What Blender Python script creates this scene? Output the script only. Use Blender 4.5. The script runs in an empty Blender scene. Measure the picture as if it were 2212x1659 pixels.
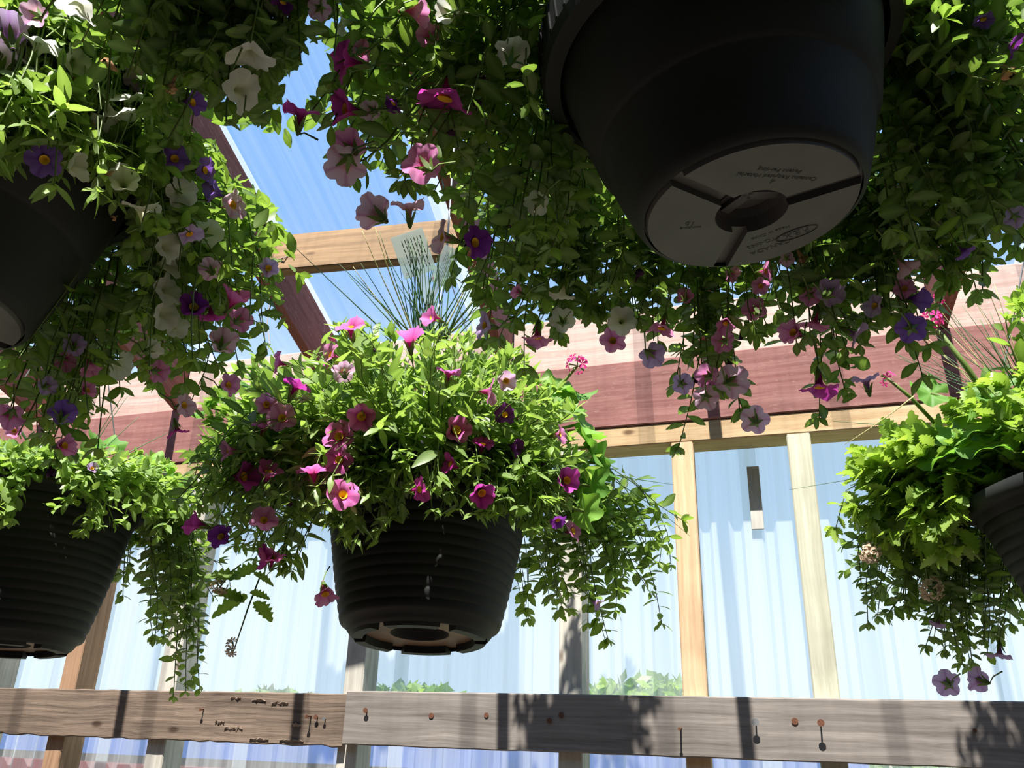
import bpy, math, random
import numpy as np
from mathutils import Matrix, Vector

random.seed(11)
rng = np.random.default_rng(11)
scene = bpy.context.scene
col = scene.collection

# ---------------------------------------------------------------- camera
F = 1800.0
EYE = np.array([0.0, 0.0, 1.55])
YAW, PITCH, ROLL = np.radians([19.07, 22.61, 1.74])
cy, sy, cp, sp = np.cos(YAW), np.sin(YAW), np.cos(PITCH), np.sin(PITCH)
FWD = np.array([-sy * cp, cy * cp, sp])
RIGHT0 = np.array([cy, sy, 0.0])
UP0 = np.cross(RIGHT0, FWD)
RIGHT = math.cos(ROLL) * RIGHT0 + math.sin(ROLL) * UP0
UPV = -math.sin(ROLL) * RIGHT0 + math.cos(ROLL) * UP0
cam = bpy.data.cameras.new('camera')
cam.sensor_width = 36
cam.lens = F / 2212 * 36
cam.clip_start = 0.02
camo = bpy.data.objects.new('camera', cam)
col.objects.link(camo)
camo.matrix_world = Matrix([[RIGHT[i], UPV[i], -FWD[i], EYE[i]] for i in range(3)] + [[0, 0, 0, 1]])
scene.camera = camo

# ---------------------------------------------------------------- sky, sun, exposure
SUN_EL, SUN_AZ = math.radians(63), math.radians(-4)    # sun stands behind the camera, high up
world = bpy.data.worlds.new('sky')
scene.world = world
world.use_nodes = True
wn = world.node_tree
wn.nodes.clear()
# clear summer sky: pale at the horizon, deeper overhead, the same all round
wtc = wn.nodes.new('ShaderNodeTexCoord')
wsep = wn.nodes.new('ShaderNodeSeparateXYZ')
wn.links.new(wtc.outputs['Generated'], wsep.inputs[0])
wr = wn.nodes.new('ShaderNodeValToRGB')
wr.color_ramp.interpolation = 'EASE'
for _ in range(3):
    wr.color_ramp.elements.new(0.5)
for el_, (p_, c_) in zip(wr.color_ramp.elements, ((0.0, (0.46, 0.57, 0.68)), (0.06, (0.46, 0.57, 0.69)), (0.28, (0.32, 0.46, 0.64)), (0.55, (0.14, 0.29, 0.55)), (1.0, (0.08, 0.20, 0.45)))):
    el_.position = p_
    el_.color = (*c_, 1)
wn.links.new(wsep.outputs[2], wr.inputs[0])
bgn = wn.nodes.new('ShaderNodeBackground')
bgn.inputs['Strength'].default_value = 1.0
outn = wn.nodes.new('ShaderNodeOutputWorld')
wn.links.new(wr.outputs[0], bgn.inputs[0])
wn.links.new(bgn.outputs[0], outn.inputs[0])
sun = bpy.data.lights.new('sun', 'SUN')
sun.energy = 8.0
sun.angle = math.radians(0.55)
sun.color = (1.0, 0.95, 0.87)
suno = bpy.data.objects.new('sun', sun)
col.objects.link(suno)
sd = Vector((math.sin(SUN_AZ) * math.cos(SUN_EL), math.cos(SUN_AZ) * math.cos(SUN_EL), -math.sin(SUN_EL)))
suno.rotation_euler = sd.to_track_quat('-Z', 'Y').to_euler()
suno.location = (0, -4, 8)
vs = scene.view_settings
vs.view_transform = 'Standard'
vs.look = 'None'
vs.gamma = 1.0
vs.use_curve_mapping = False
vs.exposure = 0.85
scene.cycles.transparent_max_bounces = 24
scene.cycles.max_bounces = 10
scene.cycles.transmission_bounces = 8
scene.cycles.diffuse_bounces = 5


# ---------------------------------------------------------------- pixel helpers (2212 x 1659 frame)
def ray(px, py):
    px = np.asarray(px, float)[..., None]
    py = np.asarray(py, float)[..., None]
    d = FWD + (px - 1106) / F * RIGHT + (829.5 - py) / F * UPV
    return d / np.linalg.norm(d, axis=-1, keepdims=True)


def at(px, py, dist):
    return EYE + ray(px, py) * np.asarray(dist, float)[..., None]


def on_y(px, py, y):
    d = ray(px, py)
    return EYE + d * (y / d[1])


def to_px(p):
    q = np.asarray(p, float) - EYE
    w = q @ FWD
    return 1106 + F * (q @ RIGHT) / w, 829.5 - F * (q @ UPV) / w, np.linalg.norm(q, axis=-1)


def inside(px, py, poly, grow=0.0):
    poly = np.asarray(poly, float)
    if grow:
        c = poly.mean(0)
        v = poly - c
        poly = c + v * (1 + grow / np.maximum(np.linalg.norm(v, axis=1, keepdims=True), 1))
    px = np.asarray(px, float)
    py = np.asarray(py, float)
    res = np.zeros(px.shape, bool)
    n = len(poly)
    j = n - 1
    for i in range(n):
        xi, yi = poly[i]
        xj, yj = poly[j]
        c = ((yi > py) != (yj > py)) & (px < (xj - xi) * (py - yi) / ((yj - yi) or 1e-9) + xi)
        res ^= c
        j = i
    return res


def unit(v):
    v = np.asarray(v, float)
    return v / np.maximum(np.linalg.norm(v, axis=-1, keepdims=True), 1e-9)


# ---------------------------------------------------------------- mesh and object helpers
def mesh_of(name, verts, faces, mat=None, smooth=False, attrs=None):
    me = bpy.data.meshes.new(name)
    me.from_pydata([tuple(v) for v in np.asarray(verts, float)], [], [tuple(f) for f in faces])
    if attrs:
        for k, a in attrs.items():
            at_ = me.attributes.new(k, 'FLOAT', 'POINT')
            at_.data.foreach_set('value', np.asarray(a, np.float32))
    if mat:
        me.materials.append(mat)
    if smooth:
        me.polygons.foreach_set('use_smooth', [True] * len(me.polygons))
    me.update()
    return me


def put(name, me, parent=None, loc=(0, 0, 0), rot=None):
    o = bpy.data.objects.new(name, me)
    col.objects.link(o)
    if parent:
        o.parent = parent
    if rot is not None:
        m = Matrix([[rot[i][0], rot[i][1], rot[i][2], loc[i]] for i in range(3)] + [[0, 0, 0, 1]])
        o.matrix_local = m
    else:
        o.location = loc
    return o


def empty(name, loc=(0, 0, 0)):
    o = bpy.data.objects.new(name, None)
    o.empty_display_size = 0.05
    col.objects.link(o)
    o.location = loc
    return o


def tag(o, label=None, cat=None, group=None, kind=None):
    for k, v in (('label', label), ('category', cat), ('group', group), ('kind', kind)):
        if v:
            o[k] = v
    return o


class MB:
    """collects verts/faces for one mesh"""
    def __init__(s):
        s.v, s.f = [], []

    def add(s, v, f):
        b = len(s.v)
        s.v += [tuple(map(float, q)) for q in v]
        s.f += [tuple(b + i for i in q) for q in f]
        return s

    def tube(s, pts, r, n=5, cap=True):
        pts = np.asarray(pts, float)
        r = np.broadcast_to(np.asarray(r, float), (len(pts),))
        tan = unit(np.gradient(pts, axis=0))
        ref = np.array([0.31, 0.2, 0.93]) if abs(tan[0] @ [0.31, 0.2, 0.93]) < .9 else np.array([1., 0, 0])
        V, Fc = [], []
        for i in range(len(pts)):
            a = unit(np.cross(tan[i], ref))
            b = np.cross(tan[i], a)
            for k in range(n):
                t = 2 * math.pi * k / n
                V.append(pts[i] + r[i] * (math.cos(t) * a + math.sin(t) * b))
        for i in range(len(pts) - 1):
            for k in range(n):
                k2 = (k + 1) % n
                Fc.append((i * n + k, i * n + k2, (i + 1) * n + k2, (i + 1) * n + k))
        if cap:
            Fc.append(tuple(range(n))[::-1])
            Fc.append(tuple((len(pts) - 1) * n + k for k in range(n)))
        return s.add(V, Fc)

    def lathe(s, prof, n=64, closed=False):
        V, Fc = [], []
        for r, z in prof:
            for k in range(n):
                t = 2 * math.pi * k / n
                V.append((r * math.cos(t), r * math.sin(t), z))
        m = len(prof)
        for i in range(m - 1):
            for k in range(n):
                k2 = (k + 1) % n
                Fc.append((i * n + k, i * n + k2, (i + 1) * n + k2, (i + 1) * n + k))
        return s.add(V, Fc)

    def box(s, lo, hi, bev=0.0):
        lo = np.asarray(lo, float)
        hi = np.asarray(hi, float)
        if not bev:
            V = [(x, y, z) for x in (lo[0], hi[0]) for y in (lo[1], hi[1]) for z in (lo[2], hi[2])]
            return s.add(V, [(0, 1, 3, 2), (4, 6, 7, 5), (0, 4, 5, 1), (2, 3, 7, 6), (0, 2, 6, 4), (1, 5, 7, 3)])
        # bevelled along the long (x) axis: octagonal section
        y0, z0, y1, z1 = lo[1], lo[2], hi[1], hi[2]
        sec = [(y0 + bev, z0), (y1 - bev, z0), (y1, z0 + bev), (y1, z1 - bev), (y1 - bev, z1), (y0 + bev, z1), (y0, z1 - bev), (y0, z0 + bev)]
        V = [(x, y, z) for x in (lo[0], hi[0]) for y, z in sec]
        Fc = [(k, (k + 1) % 8, 8 + (k + 1) % 8, 8 + k) for k in range(8)] + [tuple(range(8))[::-1], tuple(range(8, 16))]
        return s.add(V, Fc)

    def mesh(s, name, mat=None, smooth=False):
        return mesh_of(name, s.v, s.f, mat, smooth)

    def build(s, name, mat=None, parent=None, loc=(0, 0, 0), rot=None, smooth=False):
        return put(name, s.mesh(name, mat, smooth), parent, loc, rot)


# ---------------------------------------------------------------- materials
def new_mat(name):
    m = bpy.data.materials.new(name)
    m.use_nodes = True
    nt = m.node_tree
    nt.nodes.clear()
    o = nt.nodes.new('ShaderNodeOutputMaterial')
    return m, nt, o


def N(nt, t, **kw):
    n = nt.nodes.new(t)
    for k, v in kw.items():
        if hasattr(n, k):
            setattr(n, k, v)
        else:
            n.inputs[k.replace('_', ' ')].default_value = v
    return n


def ramp(nt, fac, stops):
    r = nt.nodes.new('ShaderNodeValToRGB')
    while len(r.color_ramp.elements) < len(stops):
        r.color_ramp.elements.new(0.5)
    for e, (p, c) in zip(r.color_ramp.elements, stops):
        e.position = p
        e.color = (*c, 1)
    nt.links.new(fac, r.inputs[0])
    return r.outputs[0]


def plain(name, c, rough=0.5, metal=0.0, spec=0.5, noise=0.0, nscale=30):
    m, nt, o = new_mat(name)
    b = N(nt, 'ShaderNodeBsdfPrincipled', Roughness=rough, Metallic=metal)
    b.inputs['Specular IOR Level'].default_value = spec
    b.inputs['Base Color'].default_value = (*c, 1)
    if noise:
        tc = N(nt, 'ShaderNodeTexCoord')
        nz = N(nt, 'ShaderNodeTexNoise', Scale=nscale, Detail=5.0)
        nt.links.new(tc.outputs['Object'], nz.inputs['Vector'])
        nt.links.new(ramp(nt, nz.outputs[0], [(0.3, tuple(x * (1 - noise) for x in c)), (0.7, tuple(min(1, x * (1 + noise)) for x in c))]), b.inputs['Base Color'])
    nt.links.new(b.outputs[0], o.inputs[0])
    return m


def wood(name, dark, light, axis=0, scale=1.0, worn=None, knots=True, rough=0.75, bump=0.25):
    """plank: stretched-noise grain along the local axis, a few knots, optional worn speckle"""
    m, nt, o = new_mat(name)
    L = nt.links.new
    tc = N(nt, 'ShaderNodeTexCoord')
    oi = N(nt, 'ShaderNodeObjectInfo')
    addv = N(nt, 'ShaderNodeVectorMath', operation='MULTIPLY_ADD')
    rv = N(nt, 'ShaderNodeCombineXYZ')
    for k in range(3):
        L(oi.outputs['Random'], rv.inputs[k])
    L(rv.outputs[0], addv.inputs[0])
    addv.inputs[1].default_value = (17.3, 9.1, 5.7)
    L(tc.outputs['Object'], addv.inputs[2])
    mp = N(nt, 'ShaderNodeMapping')
    s = [60 * scale] * 3
    s[axis] = 2.2 * scale
    mp.inputs['Scale'].default_value = s
    L(addv.outputs[0], mp.inputs[0])
    # gentle waviness so the grain bends
    warp = N(nt, 'ShaderNodeTexNoise', Scale=3.0 * scale, Detail=2.0)
    L(addv.outputs[0], warp.inputs['Vector'])
    wmix = N(nt, 'ShaderNodeVectorMath', operation='MULTIPLY_ADD')
    L(warp.outputs[1], wmix.inputs[0])
    wmix.inputs[1].default_value = (1.5, 1.5, 1.5)
    L(mp.outputs[0], wmix.inputs[2])
    g1 = N(nt, 'ShaderNodeTexNoise', Scale=1.0, Detail=8.0, Roughness=0.65)
    L(wmix.outputs[0], g1.inputs['Vector'])
    mid = tuple((a + b) / 2 for a, b in zip(dark, light))
    c = ramp(nt, g1.outputs[0], [(0.28, dark), (0.5, mid), (0.72, light)])
    blot = N(nt, 'ShaderNodeTexNoise', Scale=4.0 * scale, Detail=4.0)
    L(addv.outputs[0], blot.inputs['Vector'])
    mx = N(nt, 'ShaderNodeMix', data_type='RGBA', blend_type='MULTIPLY')
    mx.inputs[0].default_value = 0.6
    L(c, mx.inputs[6])
    L(ramp(nt, blot.outputs[0], [(0.3, (0.55, 0.55, 0.55)), (0.65, (1, 1, 1))]), mx.inputs[7])
    c = mx.outputs[2]
    if knots:
        kmap = N(nt, 'ShaderNodeMapping')
        ks = [9 * scale] * 3
        ks[axis] = 4.2 * scale
        kmap.inputs['Scale'].default_value = ks
        L(addv.outputs[0], kmap.inputs[0])
        vo = N(nt, 'ShaderNodeTexVoronoi', Scale=1.0)
        L(kmap.outputs[0], vo.inputs['Vector'])
        km = N(nt, 'ShaderNodeMix', data_type='RGBA', blend_type='MULTIPLY')
        L(ramp(nt, vo.outputs['Distance'], [(0.06, (1, 1, 1)), (0.13, (0, 0, 0))]), km.inputs[0])
        L(c, km.inputs[6])
        km.inputs[7].default_value = (0.32, 0.26, 0.22, 1)
        c = km.outputs[2]
    if worn:
        wn_ = N(nt, 'ShaderNodeTexNoise', Scale=1.0, Detail=10.0, Roughness=0.75)
        wm_ = N(nt, 'ShaderNodeMapping')
        s2 = [110 * scale] * 3
        s2[axis] = 26 * scale
        wm_.inputs['Scale'].default_value = s2
        L(addv.outputs[0], wm_.inputs[0])
        L(wm_.outputs[0], wn_.inputs['Vector'])
        w = N(nt, 'ShaderNodeMix', data_type='RGBA')
        L(ramp(nt, wn_.outputs[0], [(0.56, (0, 0, 0)), (0.68, (1, 1, 1))]), w.inputs[0])
        L(c, w.inputs[6])
        w.inputs[7].default_value = (*worn, 1)
        c = w.outputs[2]
    b = N(nt, 'ShaderNodeBsdfPrincipled', Roughness=rough)
    b.inputs['Specular IOR Level'].default_value = 0.25
    L(c, b.inputs['Base Color'])
    bp = N(nt, 'ShaderNodeBump', Strength=bump, Distance=0.004)
    L(g1.outputs[0], bp.inputs['Height'])
    L(bp.outputs[0], b.inputs['Normal'])
    L(b.outputs[0], o.inputs[0])
    return m


def sheet_mat(name, haze, tint, dirt=0.1, gloss=0.10, axis=0, coat=0.0):
    """clear corrugated plastic: lets light through, with a milky share and stripes of dirt along the ribs"""
    m, nt, o = new_mat(name)
    L = nt.links.new
    tr = N(nt, 'ShaderNodeBsdfTransparent')
    tr.inputs[0].default_value = (*tint, 1)
    tl = N(nt, 'ShaderNodeBsdfTranslucent')
    tl.inputs[0].default_value = (0.9, 0.93, 0.97, 1)
    df = N(nt, 'ShaderNodeBsdfDiffuse')
    df.inputs[0].default_value = (0.85, 0.87, 0.9, 1)
    md = N(nt, 'ShaderNodeMixShader')
    md.inputs[0].default_value = 0.45
    L(tl.outputs[0], md.inputs[1])
    L(df.outputs[0], md.inputs[2])
    tc = N(nt, 'ShaderNodeTexCoord')
    mp = N(nt, 'ShaderNodeMapping')
    s = [1.0, 1.0, 1.0]
    s[axis] = 38.0
    mp.inputs['Scale'].default_value = s
    L(tc.outputs['Object'], mp.inputs[0])
    nz = N(nt, 'ShaderNodeTexNoise', Scale=1.0, Detail=6.0)
    L(mp.outputs[0], nz.inputs['Vector'])
    mr = N(nt, 'ShaderNodeMapRange')
    mr.inputs[1].default_value = 0.35
    mr.inputs[2].default_value = 0.7
    mr.inputs[3].default_value = haze
    mr.inputs[4].default_value = haze + dirt
    L(nz.outputs[0], mr.inputs[0])
    m1 = N(nt, 'ShaderNodeMixShader')
    L(mr.outputs[0], m1.inputs[0])
    L(tr.outputs[0], m1.inputs[1])
    L(md.outputs[0], m1.inputs[2])
    gl = N(nt, 'ShaderNodeBsdfGlossy', Roughness=0.12)
    lw = N(nt, 'ShaderNodeLayerWeight', Blend=0.25)
    mu = N(nt, 'ShaderNodeMath', operation='MULTIPLY')
    mu.inputs[1].default_value = gloss
    L(lw.outputs['Facing'], mu.inputs[0])
    m2 = N(nt, 'ShaderNodeMixShader')
    L(mu.outputs[0], m2.inputs[0])
    L(m1.outputs[0], m2.inputs[1])
    L(gl.outputs[0], m2.inputs[2])
    L(m2.outputs[0], o.inputs[0])
    return m


def leaf_mat(name, mature, young, trans_gain=1.5, transl=0.42, rough=0.42, rib=(0.28, 0.40, 0.12)):
    m, nt, o = new_mat(name)
    L = nt.links.new
    a = N(nt, 'ShaderNodeAttribute', attribute_name='tint')
    r = N(nt, 'ShaderNodeAttribute', attribute_name='rib')
    c = ramp(nt, a.outputs['Fac'], [(0.0, mature), (0.55, tuple(x * .55 + y * .45 for x, y in zip(mature, young))), (1.0, young)])
    mx = N(nt, 'ShaderNodeMix', data_type='RGBA')
    mu = N(nt, 'ShaderNodeMath', operation='MULTIPLY')
    mu.inputs[1].default_value = 0.45
    L(r.outputs['Fac'], mu.inputs[0])
    L(mu.outputs[0], mx.inputs[0])
    L(c, mx.inputs[6])
    mx.inputs[7].default_value = (*rib, 1)
    b = N(nt, 'ShaderNodeBsdfPrincipled', Roughness=rough)
    b.inputs['Specular IOR Level'].default_value = 0.4
    L(mx.outputs[2], b.inputs['Base Color'])
    t = N(nt, 'ShaderNodeBsdfTranslucent')
    tg = N(nt, 'ShaderNodeMix', data_type='RGBA', blend_type='MULTIPLY')
    tg.inputs[0].default_value = 1.0
    L(mx.outputs[2], tg.inputs[6])
    tg.inputs[7].default_value = (trans_gain * 1.18, trans_gain * 1.2, trans_gain * 0.65, 1)
    L(tg.outputs[2], t.inputs[0])
    ms = N(nt, 'ShaderNodeMixShader')
    ms.inputs[0].default_value = transl
    L(b.outputs[0], ms.inputs[1])
    L(t.outputs[0], ms.inputs[2])
    L(ms.outputs[0], o.inputs[0])
    return m


def petal_mat(name, c, deep, vein, transl=0.5):
    m, nt, o = new_mat(name)
    L = nt.links.new
    ra = N(nt, 'ShaderNodeAttribute', attribute_name='rad')
    ve = N(nt, 'ShaderNodeAttribute', attribute_name='vein')
    c1 = ramp(nt, ra.outputs['Fac'], [(0.12, deep), (0.5, tuple((x * 2 + y) / 3 for x, y in zip(c, deep))), (0.85, c)])
    mx = N(nt, 'ShaderNodeMix', data_type='RGBA')
    mu = N(nt, 'ShaderNodeMath', operation='MULTIPLY')
    mu.inputs[1].default_value = 0.55
    L(ve.outputs['Fac'], mu.inputs[0])
    L(mu.outputs[0], mx.inputs[0])
    L(c1, mx.inputs[6])
    mx.inputs[7].default_value = (*vein, 1)
    b = N(nt, 'ShaderNodeBsdfPrincipled', Roughness=0.55)
    b.inputs['Specular IOR Level'].default_value = 0.25
    L(mx.outputs[2], b.inputs['Base Color'])
    t = N(nt, 'ShaderNodeBsdfTranslucent')
    L(mx.outputs[2], t.inputs[0])
    ms = N(nt, 'ShaderNodeMixShader')
    ms.inputs[0].default_value = transl
    L(b.outputs[0], ms.inputs[1])
    L(t.outputs[0], ms.inputs[2])
    L(ms.outputs[0], o.inputs[0])
    return m


M = {}
M['roof'] = sheet_mat('clear_roof_plastic', 0.03, (0.97, 0.98, 1.0), 0.05, 0.25)
M['roof_lap'] = sheet_mat('hazy_lapped_plastic', 0.20, (0.96, 0.97, 0.98), 0.25, 0.25)
M['wallsheet'] = sheet_mat('milky_wall_plastic', 0.34, (0.95, 0.97, 1.0), 0.16, 0.3)
M['wallsheet_up'] = sheet_mat('grey_wall_plastic', 0.30, (0.86, 0.88, 0.94), 0.2, 0.3)
M['red'] = wood('red_stained_timber', (0.21, 0.080, 0.072), (0.38, 0.185, 0.165), 0, 1, worn=(0.36, 0.22, 0.19), knots=False)
M['red_y'] = wood('red_stained_rafter', (0.16, 0.052, 0.040), (0.31, 0.125, 0.095), 1, 1, worn=(0.36, 0.22, 0.19), knots=False)
M['faded'] = wood('faded_red_timber', (0.50, 0.31, 0.26), (0.74, 0.58, 0.51), 0, 1, worn=(0.62, 0.5, 0.44), knots=False)
M['pine'] = wood('pale_pine', (0.42, 0.27, 0.13), (0.68, 0.50, 0.30), 0, 1)
M['pine_shaded'] = wood('shaded_pine', (0.18, 0.11, 0.055), (0.36, 0.23, 0.12), 0, 1)  # pine darkened: shade on the purlin's face is in the colour
M['pine_z'] = wood('pale_pine_upright', (0.52, 0.33, 0.18), (0.76, 0.56, 0.36), 2, 1.0, bump=.12)
M['green_z'] = wood('greenish_upright', (0.42, 0.42, 0.30), (0.66, 0.65, 0.52), 2, 1.0, knots=False)
M['grey_z'] = wood('weathered_upright', (0.42, 0.39, 0.33), (0.68, 0.65, 0.58), 2, 1.0)
M['brown_z'] = wood('brown_upright', (0.26, 0.15, 0.085), (0.46, 0.29, 0.18), 2, 1.0)
M['rail'] = wood('weathered_plank', (0.125, 0.108, 0.094), (0.31, 0.275, 0.245), 0, 1.0, bump=.3)  # weathered grey; shade over the rail is also put into the colour
M['rail_old'] = wood('rough_old_plank', (0.065, 0.046, 0.034), (0.29, 0.215, 0.16), 0, 0.9, bump=0.9)
M['bark'] = wood('lifted_bark', (0.16, 0.11, 0.075), (0.42, 0.33, 0.26), 0, 1.4, knots=False, bump=.8)
M['strip'] = wood('grey_strip', (0.42, 0.40, 0.36), (0.62, 0.60, 0.55), 2, 2.0, knots=False)
M['rust'] = plain('rusty_iron', (0.16, 0.07, 0.04), 0.7, 0.6, noise=.5, nscale=300)
M['zinc'] = plain('galvanised', (0.55, 0.56, 0.58), 0.4, 0.9)
M['wire'] = plain('wire', (0.45, 0.46, 0.47), 0.45, 0.8)
M['pot'] = plain('charcoal_plastic', (0.020, 0.0215, 0.021), 0.6, 0, 0.22, noise=.18, nscale=9)
M['pot_base'] = plain('ground_lit_pot_base', (0.085, 0.082, 0.078), 0.55, 0, 0.35, noise=.15, nscale=18)  # lighter than the pot: bounce from the ground put into the colour
M['pot_foot'] = plain('ground_tinted_pot_base', (0.16, 0.10, 0.06), 0.6, 0, 0.3, noise=.3, nscale=25)  # brownish light off the ground is painted into this base colour
M['dark'] = plain('dark_void', (0.008, 0.008, 0.008), 0.8)
M['soil'] = plain('potting_soil', (0.035, 0.022, 0.014), 0.95, 0, .1, noise=.5, nscale=120)
M['ink'] = plain('dark_moulded_lettering', (0.03, 0.03, 0.03), 0.6)
M['stem'] = plain('green_stem', (0.12, 0.18, 0.04), 0.5, 0, .3, noise=.3, nscale=20)
M['twine'] = plain('twine', (0.45, 0.36, 0.27), 0.9)
M['tagplastic'] = sheet_mat('plant_tag_plastic', 0.5, (0.8, 0.88, 0.75), 0.1, 0.3)
M['tagink'] = plain('tag_print', (0.10, 0.12, 0.10), 0.6)
M['tagred'] = plain('tag_print_red', (0.5, 0.06, 0.05), 0.6)
M['leaf'] = leaf_mat('petunia_leaf', (0.048, 0.102, 0.024), (0.255, 0.375, 0.105))
M['leaf_broad'] = leaf_mat('trailing_leaf', (0.042, 0.098, 0.020), (0.24, 0.37, 0.06))
M['verbena'] = leaf_mat('verbena_leaf', (0.08, 0.17, 0.03), (0.33, 0.46, 0.08))
M['geranium'] = leaf_mat('geranium_leaf', (0.07, 0.20, 0.03), (0.22, 0.42, 0.07), rough=.55)
M['grass'] = plain('grass_blade', (0.085, 0.17, 0.07), 0.5, 0, .3, noise=.4, nscale=8)
M['straw'] = plain('dry_blade', (0.55, 0.48, 0.22), 0.6, 0, .3)
M['yellow'] = plain('yellow_throat', (0.80, 0.48, 0.03), 0.6, 0, .2)
M['calyx'] = leaf_mat('calyx_green', (0.09, 0.17, 0.04), (0.25, 0.36, 0.09))
M['wilt'] = plain('wilted_petal', (0.045, 0.012, 0.045), 0.7, 0, .2, noise=.4, nscale=200)
M['wilt_tan'] = plain('tan_wilted_petal', (0.42, 0.24, 0.13), 0.8, 0, .1, noise=.3, nscale=200)
PETAL = {
    'pink': petal_mat('pink_petal', (0.88, 0.24, 0.62), (0.72, 0.05, 0.36), (0.55, 0.02, 0.30)),
    'rose': petal_mat('rose_petal', (0.82, 0.34, 0.62), (0.66, 0.10, 0.36), (0.5, 0.05, 0.30)),
    'magenta': petal_mat('magenta_petal', (0.68, 0.08, 0.50), (0.48, 0.02, 0.28), (0.30, 0.01, 0.20)),
    'purple': petal_mat('purple_petal', (0.24, 0.04, 0.36), (0.13, 0.015, 0.18), (0.10, 0.01, 0.15)),
    'violet': petal_mat('violet_petal', (0.30, 0.15, 0.66), (0.20, 0.06, 0.45), (0.16, 0.04, 0.40)),
    'lilac': petal_mat('lilac_petal', (0.62, 0.46, 0.78), (0.45, 0.22, 0.55), (0.38, 0.15, 0.50)),
    'pale': petal_mat('pale_pink_petal', (0.82, 0.56, 0.74), (0.70, 0.40, 0.50), (0.55, 0.12, 0.36)),
    'white': petal_mat('white_petal', (0.86, 0.86, 0.80), (0.78, 0.78, 0.52), (0.70, 0.70, 0.56)),
    'hot': petal_mat('hot_pink_petal', (0.86, 0.06, 0.32), (0.75, 0.04, 0.25), (0.6, 0.02, 0.2), .3),
    'spent': petal_mat('spent_verbena_petal', (0.70, 0.56, 0.42), (0.55, 0.38, 0.28), (0.5, 0.3, 0.25), .3),
}

# ---------------------------------------------------------------- the setting
Y = 2.88                      # front face of the wall studs
G = 1.55                      # eye above the ground; heights below are above the eye
SL = 0.266                    # fall of the roof towards the wall
BEAM_B, BEAM_T, BLOCK_T = 0.95 * 1.108 + G, 1.183 * 1.108 + G, 1.385 * 1.108 + G
PLATE_B = 0.880 * 1.108 + G
RAF = 0.212                   # rafter depth


def roof_z(y):                # underside of the roof sheets
    return BEAM_T + RAF / math.cos(math.atan(SL)) + (Y - y) * SL


fl = MB().box((-9, -7, -0.12), (7, 3.03, 0)).build('floor', plain('dark_bark_floor', (0.13, 0.105, 0.085), 0.95, 0, .2, noise=.35, nscale=60))
tag(fl, kind='structure')
gd = MB().box((-60, 3.03, -0.2), (60, 70, -0.02)).build('ground', plain('grassy_ground', (0.16, 0.22, 0.07), 0.95, 0, .1, noise=.4, nscale=4))
tag(gd, kind='structure')

for nm_, lo_, hi_ in (('wall_front', (-6.2, -2.3, 0), (3.4, -2.2, 4.3)), ('wall_left', (-6.3, -2.2, 0), (-6.2, 3.0, 3.0)), ('wall_right', (3.3, -2.2, 0), (3.4, 3.0, 3.0))):
    tag(MB().box(lo_, hi_).build(nm_, wood('stained_boards_' + nm_, (0.06, 0.045, 0.035), (0.16, 0.12, 0.09), 2, .5)), kind='structure')
wall = tag(empty('wall_back', (0, Y, 0)), kind='structure')


def board(name, x0, x1, y0, y1, z0, z1, mat, parent=None, axis='x', bev=0.004):
    """a plank with its own origin at its centre, rounded along its length"""
    c = np.array([(x0 + x1) / 2, (y0 + y1) / 2, (z0 + z1) / 2])
    h = np.array([(x1 - x0) / 2, (y1 - y0) / 2, (z1 - z0) / 2])
    mb = MB()
    if axis == 'x':
        mb.box(-h, h, bev)
    else:
        mb.box((-h[2], -h[1], -h[0]), (h[2], h[1], h[0]), bev)
        mb.v = [(-z, y, x) for x, y, z in mb.v]
    base = np.array(parent.location) if parent else np.zeros(3)
    return mb.build(name, mat, parent, tuple(c - base))


PD = 0.135                    # depth of the wall frame
for x0, x1 in ((-6.2, -1.93), (-1.928, 3.3)):
    board('top_plate', x0, x1, Y, Y + PD, PLATE_B, BEAM_B - 0.001, M['pine'], wall)
board('header_beam', -6.2, 3.3, Y - 0.006, Y + 0.09, BEAM_B, BEAM_T, M['red'], wall)
# uprights: (px left, px right at y=1480) measured, plus those outside the frame
for x, w, mat in ((-3.34, .085, 'grey_z'), (-2.895, .085, 'brown_z'), (-2.40, .085, 'grey_z'), (-1.575, .078, 'grey_z'), (-0.757, .08, 'grey_z'),
                  (-0.345, .078, 'pine_z'), (0.052, .078, 'green_z'), (0.87, .08, 'grey_z'), (1.28, .08, 'grey_z')):
    d = 0.045 if mat in ('pine_z', 'green_z') else 0.115
    board('stud', x - w / 2, x + w / 2, Y + 0.001, Y + d, 0.0, PLATE_B, M[mat], wall, 'z')
RX = (-4.2, -3.4, -2.61, -1.815, -1.02, -0.235, 0.55, 1.34)   # rafters
for a, b in zip(RX[:-1], RX[1:]):
    board('blocking_board', a + .024, b - .024, Y + 0.012, Y + 0.05, BEAM_T + .001, BLOCK_T, M['faded'], wall)
def corrugated(width, length, pitch=0.115, rib=0.016, axis_len='z'):
    """trapezoid-ribbed sheet: profile across x, ribs along the length; flat pans between"""
    xs, ys = [], []
    x = 0.0
    while x < width - 1e-6:
        for dx, h in ((0, 0), (0.062, 0), (0.074, rib), (0.098, rib)):
            if x + dx <= width:
                xs.append(x + dx)
                ys.append(h)
        x += pitch - 0.005 if False else 0.110
    xs.append(width)
    ys.append(0)
    V, Fc = [], []
    n = len(xs)
    rows = 6
    for r in range(rows + 1):
        t = r / rows * length
        for a, h in zip(xs, ys):
            V.append((a - width / 2, h, t))
    for r in range(rows):
        for k in range(n - 1):
            b = r * n + k
            Fc.append((b, b + 1, b + n + 1, b + n))
    return np.array(V), Fc


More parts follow.
